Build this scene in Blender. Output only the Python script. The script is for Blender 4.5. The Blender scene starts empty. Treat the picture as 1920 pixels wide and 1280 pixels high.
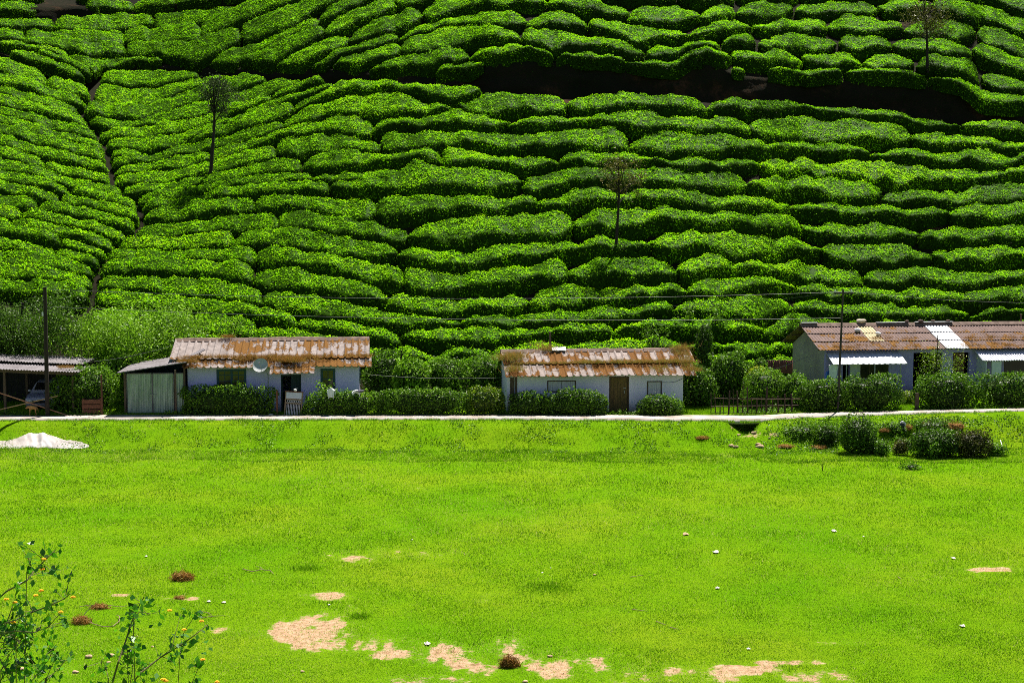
import bpy, math, random
import numpy as np
from mathutils import Vector, Matrix

R = math.radians
rng = np.random.default_rng(7)
random.seed(7)
scn = bpy.context.scene
COL = scn.collection

# ------------------------------------------------------------------ camera
F = 2590.0
H = 10.86
TH = math.atan(220.0 / F)
CT, ST = math.cos(TH), math.sin(TH)
cam_d = bpy.data.cameras.new("camera")
cam = bpy.data.objects.new("camera", cam_d)
COL.objects.link(cam)
cam.location = (0, 0, H)
cam.rotation_euler = (R(90) - TH, 0, 0)
cam_d.sensor_width = 36.0
cam_d.lens = F / 1920.0 * 36.0
cam_d.clip_start = 0.5
cam_d.clip_end = 2000
scn.camera = cam

# ------------------------------------------------------------------ light
SUN_EL, SUN_AZ = 64.0, 25.0
w = bpy.data.worlds.new("World")
scn.world = w
w.use_nodes = True
nt = w.node_tree
bg = nt.nodes["Background"]
sky = nt.nodes.new("ShaderNodeTexSky")
sky.sky_type = 'NISHITA'
sky.sun_disc = False
sky.sun_elevation = R(SUN_EL)
sky.sun_rotation = R(SUN_AZ)
sky.altitude = 1500
nt.links.new(sky.outputs[0], bg.inputs[0])
bg.inputs[1].default_value = 0.05
sd = bpy.data.lights.new("sun", 'SUN')
sun = bpy.data.objects.new("sun", sd)
COL.objects.link(sun)
D = Vector((math.sin(R(SUN_AZ)) * math.cos(R(SUN_EL)), math.cos(R(SUN_AZ)) * math.cos(R(SUN_EL)), math.sin(R(SUN_EL))))
sun.rotation_euler = D.to_track_quat('Z', 'Y').to_euler()
sun.location = D * 60
sd.energy = 5.0
sd.angle = R(0.5)
sd.color = (1.0, 0.95, 0.86)
scn.view_settings.view_transform = 'Standard'
scn.view_settings.look = 'None'
scn.view_settings.exposure = 1.1
scn.view_settings.gamma = 1.0
scn.cycles.use_denoising = False
scn.cycles.filter_width = 0.9
scn.cycles.max_bounces = 6
scn.cycles.transparent_max_bounces = 6

# ------------------------------------------------------------------ maths
def tpix(py):
    v = (640.0 - np.asarray(py, float)) / F
    return (-ST + v * CT) / (CT + v * ST)

def qpix(px, py):
    v = (640.0 - np.asarray(py, float)) / F
    return (np.asarray(px, float) - 960.0) / F / (CT + v * ST)

def P(px, py, Y):
    """point at depth Y seen in the photograph at px, py"""
    return np.stack(np.broadcast_arrays(qpix(px, py) * Y, Y, H + tpix(py) * Y), -1).astype(float)

def tab(pts):
    a = np.array(pts, float)
    return lambda x: np.interp(x, a[:, 0], a[:, 1])

def smooth(x, a, b):
    t = np.clip((np.asarray(x, float) - a) / (b - a), 0, 1)
    return t * t * (3 - 2 * t)

def _hash(i, j, k):
    h = (i.astype(np.int64) * 374761393 + j.astype(np.int64) * 668265263 + k.astype(np.int64) * 2147483647 + 1013904223) & 0xFFFFFFFF
    h = ((h ^ (h >> 13)) * 1274126177) & 0xFFFFFFFF
    h = ((h ^ (h >> 16)) * 2246822519) & 0xFFFFFFFF
    return ((h ^ (h >> 15)) & 0xFFFFFF) / float(0xFFFFFF)

def vnoise(x, y=0.0, z=0.0):
    x, y, z = np.broadcast_arrays(np.asarray(x, float), np.asarray(y, float), np.asarray(z, float))
    i, j, k = np.floor(x), np.floor(y), np.floor(z)
    fx, fy, fz = x - i, y - j, z - k
    fx, fy, fz = [f * f * (3 - 2 * f) for f in (fx, fy, fz)]
    r = 0
    for a in (0, 1):
        for b in (0, 1):
            for c in (0, 1):
                r = r + _hash(i + a, j + b, k + c) * (fx if a else 1 - fx) * (fy if b else 1 - fy) * (fz if c else 1 - fz)
    return r * 2 - 1

def fbm(x, y=0.0, z=0.0, o=3):
    r, a = 0, 1.0
    for q in range(o):
        r = r + a * vnoise(np.asarray(x) * 2 ** q + 17.3 * q, np.asarray(y) * 2 ** q - 9.1 * q, np.asarray(z) * 2 ** q + 3.7 * q)
        a *= 0.5
    return r

# ------------------------------------------------------------------ mesh helpers
def build(name, verts, quads=None, tris=None, m=None, parent=None, attrs=None, shade=False, midx=None):
    verts = np.asarray(verts, np.float32).reshape(-1, 3)
    me = bpy.data.meshes.new(name)
    me.vertices.add(len(verts))
    me.vertices.foreach_set("co", verts.ravel())
    loops, starts, totals = [], [], []
    n = 0
    for arr, k in ((quads, 4), (tris, 3)):
        if arr is not None and len(arr):
            arr = np.asarray(arr, np.int32).reshape(-1, k)
            loops.append(arr.ravel())
            starts.append(n + np.arange(len(arr)) * k)
            totals.append(np.full(len(arr), k))
            n += arr.size
    if n:
        lo = np.concatenate(loops).astype(np.int32)
        st = np.concatenate(starts).astype(np.int32)
        me.loops.add(len(lo))
        me.loops.foreach_set("vertex_index", lo)
        me.polygons.add(len(st))
        me.polygons.foreach_set("loop_start", st)
        try:
            me.polygons.foreach_set("loop_total", np.concatenate(totals).astype(np.int32))
        except Exception:
            pass
        if shade:
            me.polygons.foreach_set("use_smooth", np.ones(len(st), bool))
        if midx is not None:
            me.polygons.foreach_set("material_index", np.asarray(midx, np.int32))
    for k, v in (attrs or {}).items():
        at = me.attributes.new(k, 'FLOAT', 'POINT')
        at.data.foreach_set("value", np.asarray(v, np.float32))
    me.update(calc_edges=True)
    me.validate()
    for mm in (m if isinstance(m, (list, tuple)) else [m]):
        if mm:
            me.materials.append(mm)
    o = bpy.data.objects.new(name, me)
    COL.objects.link(o)
    if parent:
        o.parent = parent
    return o

def tag(o, label=None, cat=None, group=None, kind=None):
    for k, v in (("label", label), ("category", cat), ("group", group), ("kind", kind)):
        if v:
            o[k] = v
    return o

def empty(name, loc, rz=0.0, label=None, cat=None, group=None):
    o = bpy.data.objects.new(name, None)
    o.empty_display_size = 0.3
    COL.objects.link(o)
    o.location = tuple(float(c) for c in loc)
    o.rotation_euler = (0, 0, rz)
    return tag(o, label, cat, group)

class MB:
    def __init__(s):
        s.v, s.f = [], []
    def add(s, vs, fs):
        b = len(s.v)
        s.v += [tuple(float(c) for c in p) for p in vs]
        s.f += [tuple(b + i for i in f) for f in fs]
        return s
    def box(s, x0, x1, y0, y1, z0, z1):
        return s.add([(x0, y0, z0), (x1, y0, z0), (x1, y1, z0), (x0, y1, z0), (x0, y0, z1), (x1, y0, z1), (x1, y1, z1), (x0, y1, z1)],
                     [(0, 3, 2, 1), (4, 5, 6, 7), (0, 1, 5, 4), (1, 2, 6, 5), (2, 3, 7, 6), (3, 0, 4, 7)])
    def tube(s, pts, r, n=7, cap=True):
        pts = [np.asarray(p, float) for p in pts]
        rs = r if isinstance(r, (list, tuple, np.ndarray)) else [r] * len(pts)
        vs, fs = [], []
        up = np.array([0.13, 0.31, 0.94])
        for i, p in enumerate(pts):
            d = pts[min(i + 1, len(pts) - 1)] - pts[max(i - 1, 0)]
            d = d / (np.linalg.norm(d) + 1e-9)
            u = up if abs(d @ up) < 0.9 else np.array([0.94, 0.2, 0.1])
            a = np.cross(d, u); a /= np.linalg.norm(a)
            b = np.cross(d, a)
            for k in range(n):
                th = 2 * math.pi * k / n
                vs.append(p + rs[i] * (math.cos(th) * a + math.sin(th) * b))
        for i in range(len(pts) - 1):
            for k in range(n):
                k2 = (k + 1) % n
                fs.append((i * n + k, i * n + k2, (i + 1) * n + k2, (i + 1) * n + k))
        if cap:
            fs.append(tuple(range(n - 1, -1, -1)))
            fs.append(tuple((len(pts) - 1) * n + k for k in range(n)))
        return s.add(vs, fs)
    def lathe(s, c, prof, n=14, axis='z'):
        vs, fs = [], []
        for (r, h) in prof:
            for k in range(n):
                th = 2 * math.pi * k / n
                a, b = r * math.cos(th), r * math.sin(th)
                p = (a, b, h) if axis == 'z' else ((a, h, b) if axis == 'y' else (h, a, b))
                vs.append((c[0] + p[0], c[1] + p[1], c[2] + p[2]))
        for i in range(len(prof) - 1):
            for k in range(n):
                k2 = (k + 1) % n
                fs.append((i * n + k, i * n + k2, (i + 1) * n + k2, (i + 1) * n + k))
        return s.add(vs, fs)
    def make(s, name, m, parent=None, bevel=0.0, shade=False):
        me = bpy.data.meshes.new(name)
        me.from_pydata(s.v, [], s.f)
        me.update()
        if shade:
            me.polygons.foreach_set("use_smooth", np.ones(len(me.polygons), bool))
        if m:
            me.materials.append(m)
        o = bpy.data.objects.new(name, me)
        COL.objects.link(o)
        if parent:
            o.parent = parent
        if bevel:
            b = o.modifiers.new("bevel", 'BEVEL')
            b.width = bevel; b.segments = 2; b.limit_method = 'ANGLE'
        return o

def blob(c, rad, n=16, m=12, amp=0.2, fr=1.5, seed=0.0, squash=0.0):
    """lumpy closed ball: verts, quads"""
    th = np.linspace(0, 2 * math.pi, n, endpoint=False)
    ph = np.linspace(0.02, math.pi - 0.02, m)
    T, Q = np.meshgrid(th, ph)
    d = np.stack([np.cos(T) * np.sin(Q), np.sin(T) * np.sin(Q), np.cos(Q)], -1)
    k = 1 + amp * fbm(d[..., 0] * fr + seed, d[..., 1] * fr, d[..., 2] * fr)
    v = d * k[..., None] * np.array(rad)
    if squash:
        v[..., 2] = np.where(v[..., 2] < 0, v[..., 2] * squash, v[..., 2])
    v = v + np.array(c)
    idx = np.arange(n * m).reshape(m, n)
    q = np.stack([idx[:-1], np.roll(idx, -1, 1)[:-1], np.roll(idx, -1, 1)[1:], idx[1:]], -1).reshape(-1, 4)[:, ::-1]
    return v.reshape(-1, 3), q

# ------------------------------------------------------------------ leaves
def unit(a):
    return a / (np.linalg.norm(a, axis=-1, keepdims=True) + 1e-9)

def leaf_quads(pos, nrm, size, aspect=0.55, spread=0.8, fold=0.15):
    """one kite-shaped leaf per point: verts (n*4,3)"""
    n = len(pos)
    nn = unit(nrm + spread * rng.normal(size=(n, 3)))
    t = unit(np.cross(nn, rng.normal(size=(n, 3))))
    b = np.cross(nn, t)
    s = np.asarray(size)
    s = (s if s.ndim else np.full(n, float(s))) * rng.uniform(0.7, 1.3, n)
    L = (t * s[:, None]); W = (b * (s * aspect)[:, None])
    c = pos
    up = nn * (s * fold)[:, None]
    v = np.stack([c - 0.5 * L, c + 0.5 * W + up, c + 0.5 * L, c - 0.5 * W + up], 1)
    return v.reshape(-1, 3)

def grass_tris(pos, h, wd, lean=0.35, up=None):
    n = len(pos)
    a = rng.uniform(0, 2 * math.pi, n)
    h = np.asarray(h) * rng.uniform(0.6, 1.3, n)
    side = np.stack([np.cos(a), np.sin(a), np.zeros(n)], -1) * (0.5 * np.asarray(wd) * np.ones(n))[:, None]
    tip = np.stack([rng.normal(0, lean, n), rng.normal(0, lean, n), np.ones(n)], -1) * h[:, None]
    v = np.stack([pos - side, pos + side, pos + tip], 1)
    return v.reshape(-1, 3)

class Leaves:
    """collects base quads and leaf kites with a tint per point, then one mesh"""
    def __init__(s):
        s.v, s.q, s.t3, s.t, s.n = [], [], [], [], 0
    def surf(s, v, q, tint):
        v = np.asarray(v).reshape(-1, 3)
        s.v.append(v); s.q.append(np.asarray(q) + s.n)
        s.t.append(np.broadcast_to(np.asarray(tint, float), (len(v),))); s.n += len(v)
        return s
    def leaves(s, pos, nrm, size, tint, **k):
        if not len(pos):
            return s
        v = leaf_quads(pos, nrm, size, **k)
        q = np.arange(len(v)).reshape(-1, 4)
        s.v.append(v); s.q.append(q + s.n)
        s.t.append(np.repeat(np.broadcast_to(tint, (len(pos),)), 4)); s.n += len(v)
        return s
    def blades(s, pos, h, wd, tint, lean=0.35):
        v = grass_tris(pos, h, wd, lean)
        s.v.append(v); s.t3.append(np.arange(len(v)).reshape(-1, 3) + s.n)
        s.t.append(np.repeat(np.broadcast_to(tint, (len(pos),)), 3)); s.n += len(v)
        return s
    def make(s, name, m, parent=None):
        return build(name, np.concatenate(s.v), np.concatenate(s.q) if s.q else None, np.concatenate(s.t3) if s.t3 else None,
                     m, parent, {"tint": np.concatenate(s.t)})

# ------------------------------------------------------------------ materials
def newmat(name):
    m = bpy.data.materials.new(name)
    m.use_nodes = True
    t = m.node_tree
    b = t.nodes["Principled BSDF"]
    return m, t, b

def N(t, typ, **k):
    n = t.nodes.new(typ)
    for a, v in k.items():
        if a.startswith("i_"):
            n.inputs[a[2:].replace("_", " ")].default_value = v
        else:
            setattr(n, a, v)
    return n

def ramp(t, fac, stops):
    r = t.nodes.new("ShaderNodeValToRGB")
    el = r.color_ramp.elements
    while len(el) < len(stops):
        el.new(0.5)
    for e, (p, c) in zip(el, stops):
        e.position = p
        e.color = (c[0], c[1], c[2], 1)
    t.links.new(fac, r.inputs[0])
    return r.outputs[0]

def noise_fac(t, scale, detail=4.0, rough=0.6, coord='Object', stretch=None):
    tc = t.nodes.new("ShaderNodeTexCoord")
    src = tc.outputs[coord]
    if stretch:
        mp = t.nodes.new("ShaderNodeMapping")
        mp.inputs['Scale'].default_value = stretch
        t.links.new(src, mp.inputs[0]); src = mp.outputs[0]
    n = N(t, "ShaderNodeTexNoise")
    n.inputs['Scale'].default_value = scale
    n.inputs['Detail'].default_value = detail
    n.inputs['Roughness'].default_value = rough
    t.links.new(src, n.inputs['Vector'])
    return n.outputs[0]

def mixc(t, fac, a, b, mode='MIX'):
    m = t.nodes.new("ShaderNodeMix")
    m.data_type = 'RGBA'; m.blend_type = mode
    for s, v in ((0, fac), (6, a), (7, b)):
        if hasattr(v, "is_output") or hasattr(v, "links"):
            t.links.new(v, m.inputs[s])
        else:
            m.inputs[s].default_value = v if s == 0 else (v[0], v[1], v[2], 1)
    return m.outputs[2]

def bump(t, b, h, strength=0.4, dist=0.02):
    n = t.nodes.new("ShaderNodeBump")
    n.inputs['Strength'].default_value = strength
    n.inputs['Distance'].default_value = dist
    t.links.new(h, n.inputs['Height'])
    t.links.new(n.outputs[0], b.inputs['Normal'])

def plain(name, c1, c2=None, scale=6.0, rough=0.8, stretch=None, bmp=0.3, spec=0.3, metal=0.0, lo=0.35, hi=0.65, dist=0.02):
    m, t, b = newmat(name)
    f = noise_fac(t, scale, 5, 0.65, 'Object', stretch)
    c2 = c2 or tuple(0.7 * c for c in c1)
    t.links.new(ramp(t, f, [(lo, c1), (hi, c2)]), b.inputs['Base Color'])
    b.inputs['Roughness'].default_value = rough
    b.inputs['Specular IOR Level'].default_value = spec
    b.inputs['Metallic'].default_value = metal
    if bmp:
        bump(t, b, noise_fac(t, scale * 4, 4, 0.6, 'Object', stretch), bmp, dist)
    return m

def foliage(name, stops, rough=0.45, spec=0.35, trans=0.35, tcol=(0.25, 0.55, 0.02)):
    m, t, b = newmat(name)
    at = N(t, "ShaderNodeAttribute", attribute_name="tint")
    col = ramp(t, at.outputs['Fac'], stops)
    t.links.new(col, b.inputs['Base Color'])
    b.inputs['Roughness'].default_value = rough
    b.inputs['Specular IOR Level'].default_value = spec
    tr = t.nodes.new("ShaderNodeBsdfTranslucent")
    tc = mixc(t, 0.5, col, tcol, 'MULTIPLY')
    sc = mixc(t, 1.0, tc, (1.6, 1.6, 1.3), 'MULTIPLY')
    t.links.new(sc, tr.inputs[0])
    mx = t.nodes.new("ShaderNodeMixShader")
    mx.inputs[0].default_value = trans
    t.links.new(b.outputs[0], mx.inputs[1]); t.links.new(tr.outputs[0], mx.inputs[2])
    t.links.new(mx.outputs[0], t.nodes["Material Output"].inputs[0])
    return m

M = {}
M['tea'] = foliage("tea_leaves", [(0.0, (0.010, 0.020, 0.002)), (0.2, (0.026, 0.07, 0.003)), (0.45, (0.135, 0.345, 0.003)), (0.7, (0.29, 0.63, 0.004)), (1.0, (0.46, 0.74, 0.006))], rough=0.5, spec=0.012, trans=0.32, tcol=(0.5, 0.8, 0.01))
M['leaf'] = foliage("shrub_leaves", [(0.0, (0.014, 0.022, 0.005)), (0.3, (0.045, 0.095, 0.010)), (0.6, (0.11, 0.22, 0.014)), (1.0, (0.26, 0.45, 0.02))], rough=0.45, spec=0.15, trans=0.3)
M['olive'] = foliage("dry_leaves", [(0.0, (0.012, 0.012, 0.004)), (0.4, (0.05, 0.06, 0.012)), (0.75, (0.13, 0.12, 0.03)), (1.0, (0.22, 0.17, 0.06))], trans=0.25, spec=0.08)
M['lime'] = foliage("yellow_leaves", [(0.0, (0.02, 0.04, 0.004)), (0.5, (0.13, 0.22, 0.008)), (1.0, (0.42, 0.44, 0.015))], trans=0.35)
M['oak'] = foliage("grey_green_leaves", [(0.0, (0.01, 0.014, 0.006)), (0.5, (0.055, 0.08, 0.03)), (1.0, (0.14, 0.18, 0.075))], trans=0.2, spec=0.05)
M['lantana'] = foliage("lantana_leaves", [(0.0, (0.012, 0.04, 0.004)), (0.4, (0.04, 0.15, 0.008)), (1.0, (0.12, 0.33, 0.015))], rough=0.4, spec=0.35, trans=0.4)
M['grass'] = foliage("grass_blades", [(0.0, (0.03, 0.09, 0.002)), (0.5, (0.145, 0.295, 0.005)), (0.85, (0.26, 0.38, 0.010)), (1.0, (0.56, 0.48, 0.20))], rough=0.6, spec=0.03, trans=0.35, tcol=(0.5, 0.8, 0.03))
M['straw'] = foliage("dry_grass", [(0.0, (0.10, 0.045, 0.012)), (0.5, (0.30, 0.15, 0.04)), (0.8, (0.42, 0.26, 0.09)), (1.0, (0.20, 0.24, 0.04))], rough=0.8, spec=0.1, trans=0.2, tcol=(0.6, 0.4, 0.1))
M['bark'] = plain("bark", (0.035, 0.024, 0.016), (0.012, 0.009, 0.007), 5, 0.9, (6, 6, 1), 0.6)
M['twig'] = plain("pale_twig", (0.30, 0.22, 0.14), (0.16, 0.10, 0.06), 8, 0.8, (4, 4, 1))
M['green_stem'] = plain("green_stem", (0.16, 0.13, 0.05), (0.07, 0.09, 0.02), 6, 0.7)
M['earth'] = plain("dark_earth", (0.030, 0.019, 0.012), (0.012, 0.009, 0.006), 1.2, 0.95, None, 0.8, 0.1)
M['stone'] = plain("stone", (0.50, 0.36, 0.22), (0.30, 0.20, 0.12), 6, 0.9)
M['cloth_white'] = plain("white_cloth", (0.80, 0.79, 0.80), (0.66, 0.64, 0.66), 3, 0.8, bmp=0.1)

# ------------------------------------------------------------------ terrain functions
road_near_py = tab([(-700, 789), (0, 788), (480, 787), (960, 787), (1300, 789), (1410, 790), (1500, 784), (1640, 779), (1780, 774), (1920, 771), (2600, 764)])
road_near_Y = tab([(-700, 69.4), (960, 69.4), (1300, 69.0), (1400, 68.9), (1500, 69.4), (1640, 70.0), (1920, 70.6), (2600, 71.5)])
road_w = tab([(-700, 1.8), (960, 1.7), (1400, 2.0), (1640, 1.4), (1920, 1.0), (2600, 1.0)])

def road_z(px):
    return H + tpix(road_near_py(px)) * road_near_Y(px)

slope_S = tab([(-900, .66), (-300, .62), (0, .58), (120, .53), (220, .505), (320, .51), (420, .54), (640, .63), (850, .70), (1400, .72), (1920, .71), (2700, .66)])
def hill_S(px):
    return (slope_S(px - 60) + slope_S(px - 20) + slope_S(px + 20) + slope_S(px + 60)) / 4
foot_Y = tab([(-900, 80), (1280, 80), (1420, 82.5), (1500, 86), (2700, 88)])
crest_py = tab([(-900, 30), (-300, 60), (0, 102), (67, 124), (133, 150), (168, 160), (198, 131), (270, 131), (400, 136), (500, 142), (640, 146), (783, 151), (957, 163), (1100, 170), (1280, 171),
                (1380, 178), (1513, 191), (1647, 203), (1773, 219), (1830, 221), (1920, 224), (2200, 232), (2700, 240)])
bank_py = tab([(-900, 24), (-300, 54), (0, 96), (67, 118), (133, 142), (168, 146), (190, 122), (320, 127), (500, 132), (620, 131), (700, 141), (780, 149), (880, 146), (925, 122), (990, 116), (1060, 121),
               (1150, 128), (1270, 142), (1300, 122), (1340, 125), (1380, 144), (1500, 153), (1620, 155), (1720, 160), (1800, 172), (1835, 204), (1920, 212), (2200, 220), (2700, 230)])
top_py = tab([(-900, 95), (-300, 60), (0, 34), (80, 32), (300, 24), (400, 11), (480, -1), (560, -22), (700, -60), (900, -80), (2700, -80)])
bank2_py = tab([(-900, 70), (0, 18), (100, 17), (250, 18), (400, 2), (480, -14), (560, -40), (700, -90), (900, -110), (2700, -110)])
HC = 0.85

def foot_z(px):
    return road_z(px) + 0.25
def canopy1_z(px, Y):
    return foot_z(px) + HC + hill_S(px) * (Y - foot_Y(px))
def canopy1_Y(px, py):
    S = hill_S(px); t = tpix(py)
    return (H - foot_z(px) - HC + S * foot_Y(px)) / (S - t)
S2 = 0.60
def bank_geo(px):
    Yc = canopy1_Y(px, crest_py(px))
    zc = canopy1_z(px, Yc)
    zr = zc - 0.75
    Yb = Yc + 3.0
    zt = H + tpix(bank_py(px)) * Yb
    return Yc, zc, zr, Yb, zt
def canopy2_z(px, Y):
    Yc, zc, zr, Yb, zt = bank_geo(px)
    return zt + 0.75 + S2 * (Y - Yb)
def canopy2_Y(px, py):
    Yc, zc, zr, Yb, zt = bank_geo(px)
    t = tpix(py)
    return (H - zt - 0.75 + S2 * Yb) / (S2 - t)
def bank2_geo(px):
    Yc = canopy2_Y(px, top_py(px))
    zc = canopy2_z(px, Yc)
    Yb = Yc + 3.5
    zt = H + tpix(bank2_py(px)) * Yb
    return Yc, zc, zc - 0.75, Yb, np.maximum(zt, zc + 0.4)
def canopy3_z(px, Y):
    Yc, zc, zr, Yb, zt = bank2_geo(px)
    return zt + 0.35 + 0.62 * (Y - Yb)
def canopy3_Y(px, py):
    Yc, zc, zr, Yb, zt = bank2_geo(px)
    return (H - zt - 0.35 + 0.62 * Yb) / (0.62 - tpix(py))

def pxe(x, Y):
    return 960.0 + F / CT * (np.asarray(x, float) / Y)

def ground_z(px, Y):
    """the open ground from the camera's knoll to the foot of the tea slope; px is the column (960 straight ahead)"""
    px = np.asarray(px, float); Y = np.asarray(Y, float)
    x = (px - 960) / F * Y
    z = np.interp(Y, [0, 10, 25, 30, 200], [8.6, 4.7, 0.25, 0.0, 0.0])
    z = z + 0.05 * fbm(x * .25, Y * .2) * smooth(Y, 24, 34)
    rz = road_z(px); ry = road_near_Y(px)
    foot = ry - tab([(-700, 3.6), (900, 3.8), (1300, 4.2), (1700, 4.4), (2600, 4.2)])(px) + 0.5 * vnoise(x * .3, 5.0)
    k = smooth(Y, foot, ry - 0.15)
    k = np.clip(k + 0.08 * fbm(x * .9, Y * .9, 2.0) * k * (1 - k) * 4, 0, 1)
    # the worn scarp on the right part of the bank
    scarp = smooth(px, 1470, 1540) * (1 - smooth(px, 1830, 1880))
    k2 = smooth(Y, foot + 0.6, ry - 1.2)
    k = k * (1 - 0.6 * scarp) + 0.6 * scarp * np.where(k2 > 0.55 + .12 * vnoise(x * .7, 9.0), np.maximum(k, .8), k * .55)
    z = z * (1 - k) + rz * k + 0.05 * fbm(x * 1.3, Y * 1.3, 4.0) * smooth(k, .0, .6) * (1 - smooth(k, .9, 1.0))
    z = np.where(Y > ry, rz + 0.25 * smooth(Y, ry + 2.0, 79.5), z)
    # washed-out ditch under the road slab
    wv = 7 * fbm(Y * 2.3, 1.0, 5.0)
    dch = smooth(px + wv + (ry - Y) * 4, 1362, 1392) * (1 - smooth(px - wv + (ry - Y) * 12, 1420, 1442)) * smooth(Y + .4 * vnoise(x * 1.5, 3.0), ry - 2.3, ry - .7) * (1 - smooth(Y, ry + 1.1, ry + 1.4))
    z = z - dch * (0.55 + 0.1 * vnoise(x * 3, Y * 3))
    return z

SOIL = [(690, 1038, 110, 10), (570, 1184, 85, 22), (655, 1205, 85, 16), (930, 1232, 120, 27), (1050, 1242, 110, 24), (600, 1117, 45, 7), (1290, 1268, 70, 16), (1350, 1254, 90, 9),
        (1560, 1272, 60, 14), (1120, 1258, 80, 18), (725, 1226, 40, 9), (325, 1121, 30, 4), (425, 1181, 38, 7), (1890, 1067, 40, 4), (175, 1050, 25, 2),
        (790, 1274, 70, 10), (1220, 1277, 60, 9), (1600, 1205, 60, 3), (215, 1115, 30, 3), (270, 1180, 60, 3), (1500, 1242, 60, 4)]
def soil_mask(px, Y, z):
    py = np.interp(((z - H) / Y), tpix(np.arange(1500, 300, -5.0)), np.arange(1500, 300, -5.0))
    m = np.full(np.shape(px), -1.0)
    for cx, cy, rx, ry in SOIL:
        m = np.maximum(m, 1.15 - ((px - cx) / (rx * 1.25)) ** 2 - ((py - cy) / (ry * 1.25)) ** 2)
    # bare washed-out earth round the ditch
    for cx, cy, rx, ry in [(1415, 812, 26, 10), (1405, 800, 40, 16), (1450, 815, 30, 6)]:
        m = np.maximum(m, 1.0 - ((px - cx) / rx) ** 2 - ((py - cy) / ry) ** 2)
    return m

# ------------------------------------------------------------------ ground meshes
def fan(cols, Ygrid_fn, z_fn):
    pass

pxs = np.concatenate([np.arange(-700, -60, 40.0), np.arange(-60, 1980, 7.0), np.arange(1980, 2640, 40.0)])
Ys = np.concatenate([[0.3, 3, 6, 8], np.arange(10, 26, 1.0), np.arange(26, 64, 0.22), np.arange(64, 72, 0.16), np.arange(72, 88.2, 0.8)])
PX, YY = np.meshgrid(pxs, Ys)
ZZ = ground_z(PX, YY)
ex = np.where(YY < 20, 1.0 + (20 - np.minimum(YY, 20)) * 0.15, 1.0)
XX = (PX - 960) * CT / F * np.maximum(YY, 6) * ex
soil = soil_mask(PX, YY, ZZ)
soil = np.maximum(np.minimum(soil, .78) + 1.0 * fbm(XX * 1.1, YY * .55, 7.0, 4) + .45 * fbm(XX * 5, YY * 2.6, 1.0, 2) - .12, -2.0)
idx = np.arange(PX.size).reshape(PX.shape)
quads = np.stack([idx[:-1, :-1], idx[:-1, 1:], idx[1:, 1:], idx[1:, :-1]], -1).reshape(-1, 4)

m, t, b = newmat("lawn")
at = N(t, "ShaderNodeAttribute", attribute_name="soil")
big = noise_fac(t, 0.16, 3, 0.5)
mid = noise_fac(t, 1.6, 5, 0.7)
fine = noise_fac(t, 26.0, 4, 0.75)
gcol = ramp(t, big, [(0.3, (0.105, 0.26, 0.003)), (0.5, (0.155, 0.285, 0.005)), (0.72, (0.22, 0.30, 0.010))])
gcol = mixc(t, ramp(t, mid, [(0.35, (0, 0, 0)), (0.7, (0.5, 0.5, 0.5))]), gcol, (0.065, 0.18, 0.004))
gcol = mixc(t, ramp(t, fine, [(0.36, (0.8, 0.8, 0.8)), (0.56, (0, 0, 0))]), gcol, (0.035, 0.10, 0.002))
scol = ramp(t, noise_fac(t, 5.0, 6, 0.75), [(0.30, (0.15, 0.075, 0.035)), (0.46, (0.37, 0.235, 0.14)), (0.68, (0.50, 0.36, 0.24))])
ad = N(t, "ShaderNodeMath", operation='MULTIPLY_ADD')
nz = noise_fac(t, 6.0, 8, 0.8)
t.links.new(nz, ad.inputs[0]); ad.inputs[1].default_value = 2.6
ad2 = N(t, "ShaderNodeMath", operation='SUBTRACT'); ad2.inputs[1].default_value = 1.5
t.links.new(at.outputs['Fac'], ad2.inputs[0]); t.links.new(ad2.outputs[0], ad.inputs[2])
sm = ramp(t, ad.outputs[0], [(0.38, (0, 0, 0)), (0.72, (1, 1, 1))])
t.links.new(mixc(t, sm, gcol, scol), b.inputs['Base Color'])
b.inputs['Roughness'].default_value = 0.9
b.inputs['Specular IOR Level'].default_value = 0.0
bump(t, b, noise_fac(t, 14.0, 6, 0.8), 0.9, 0.05)
M['lawn'] = m
field = build("field", np.stack([XX, YY, ZZ], -1).reshape(-1, 3), quads, None, M['lawn'], None, {"soil": soil.ravel()}, True)
tag(field, kind='structure')

# road slab
cp = np.arange(-700, 2640, 20.0)
rn = road_near_Y(cp) + 0.12 * vnoise(cp * .02, 3.0) - 0.05
rf = rn + road_w(cp)
rz = road_z(cp) + 0.03
qx = (cp - 960) * CT / F
v = np.concatenate([np.stack([qx * rn, rn, rz], -1), np.stack([qx * rf, rf, rz], -1), np.stack([qx * rn, rn, rz - 0.16], -1), np.stack([qx * rf, rf, rz - 0.16], -1)])
n = len(cp); i = np.arange(n - 1)
q = np.concatenate([np.stack([i, i + 1, n + i + 1, n + i], -1), np.stack([2 * n + i, 2 * n + i + 1, i + 1, i], -1), np.stack([n + i, n + i + 1, 3 * n + i + 1, 3 * n + i], -1),
                    np.stack([3 * n + i, 3 * n + i + 1, 2 * n + i + 1, 2 * n + i], -1)])
M['road'] = plain("worn_concrete", (0.43, 0.38, 0.345), (0.20, 0.16, 0.125), 0.9, 0.85, None, 0.4, 0.2, lo=0.42, hi=0.72)
tag(build("road", v, q, None, M['road']), kind='structure')

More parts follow.
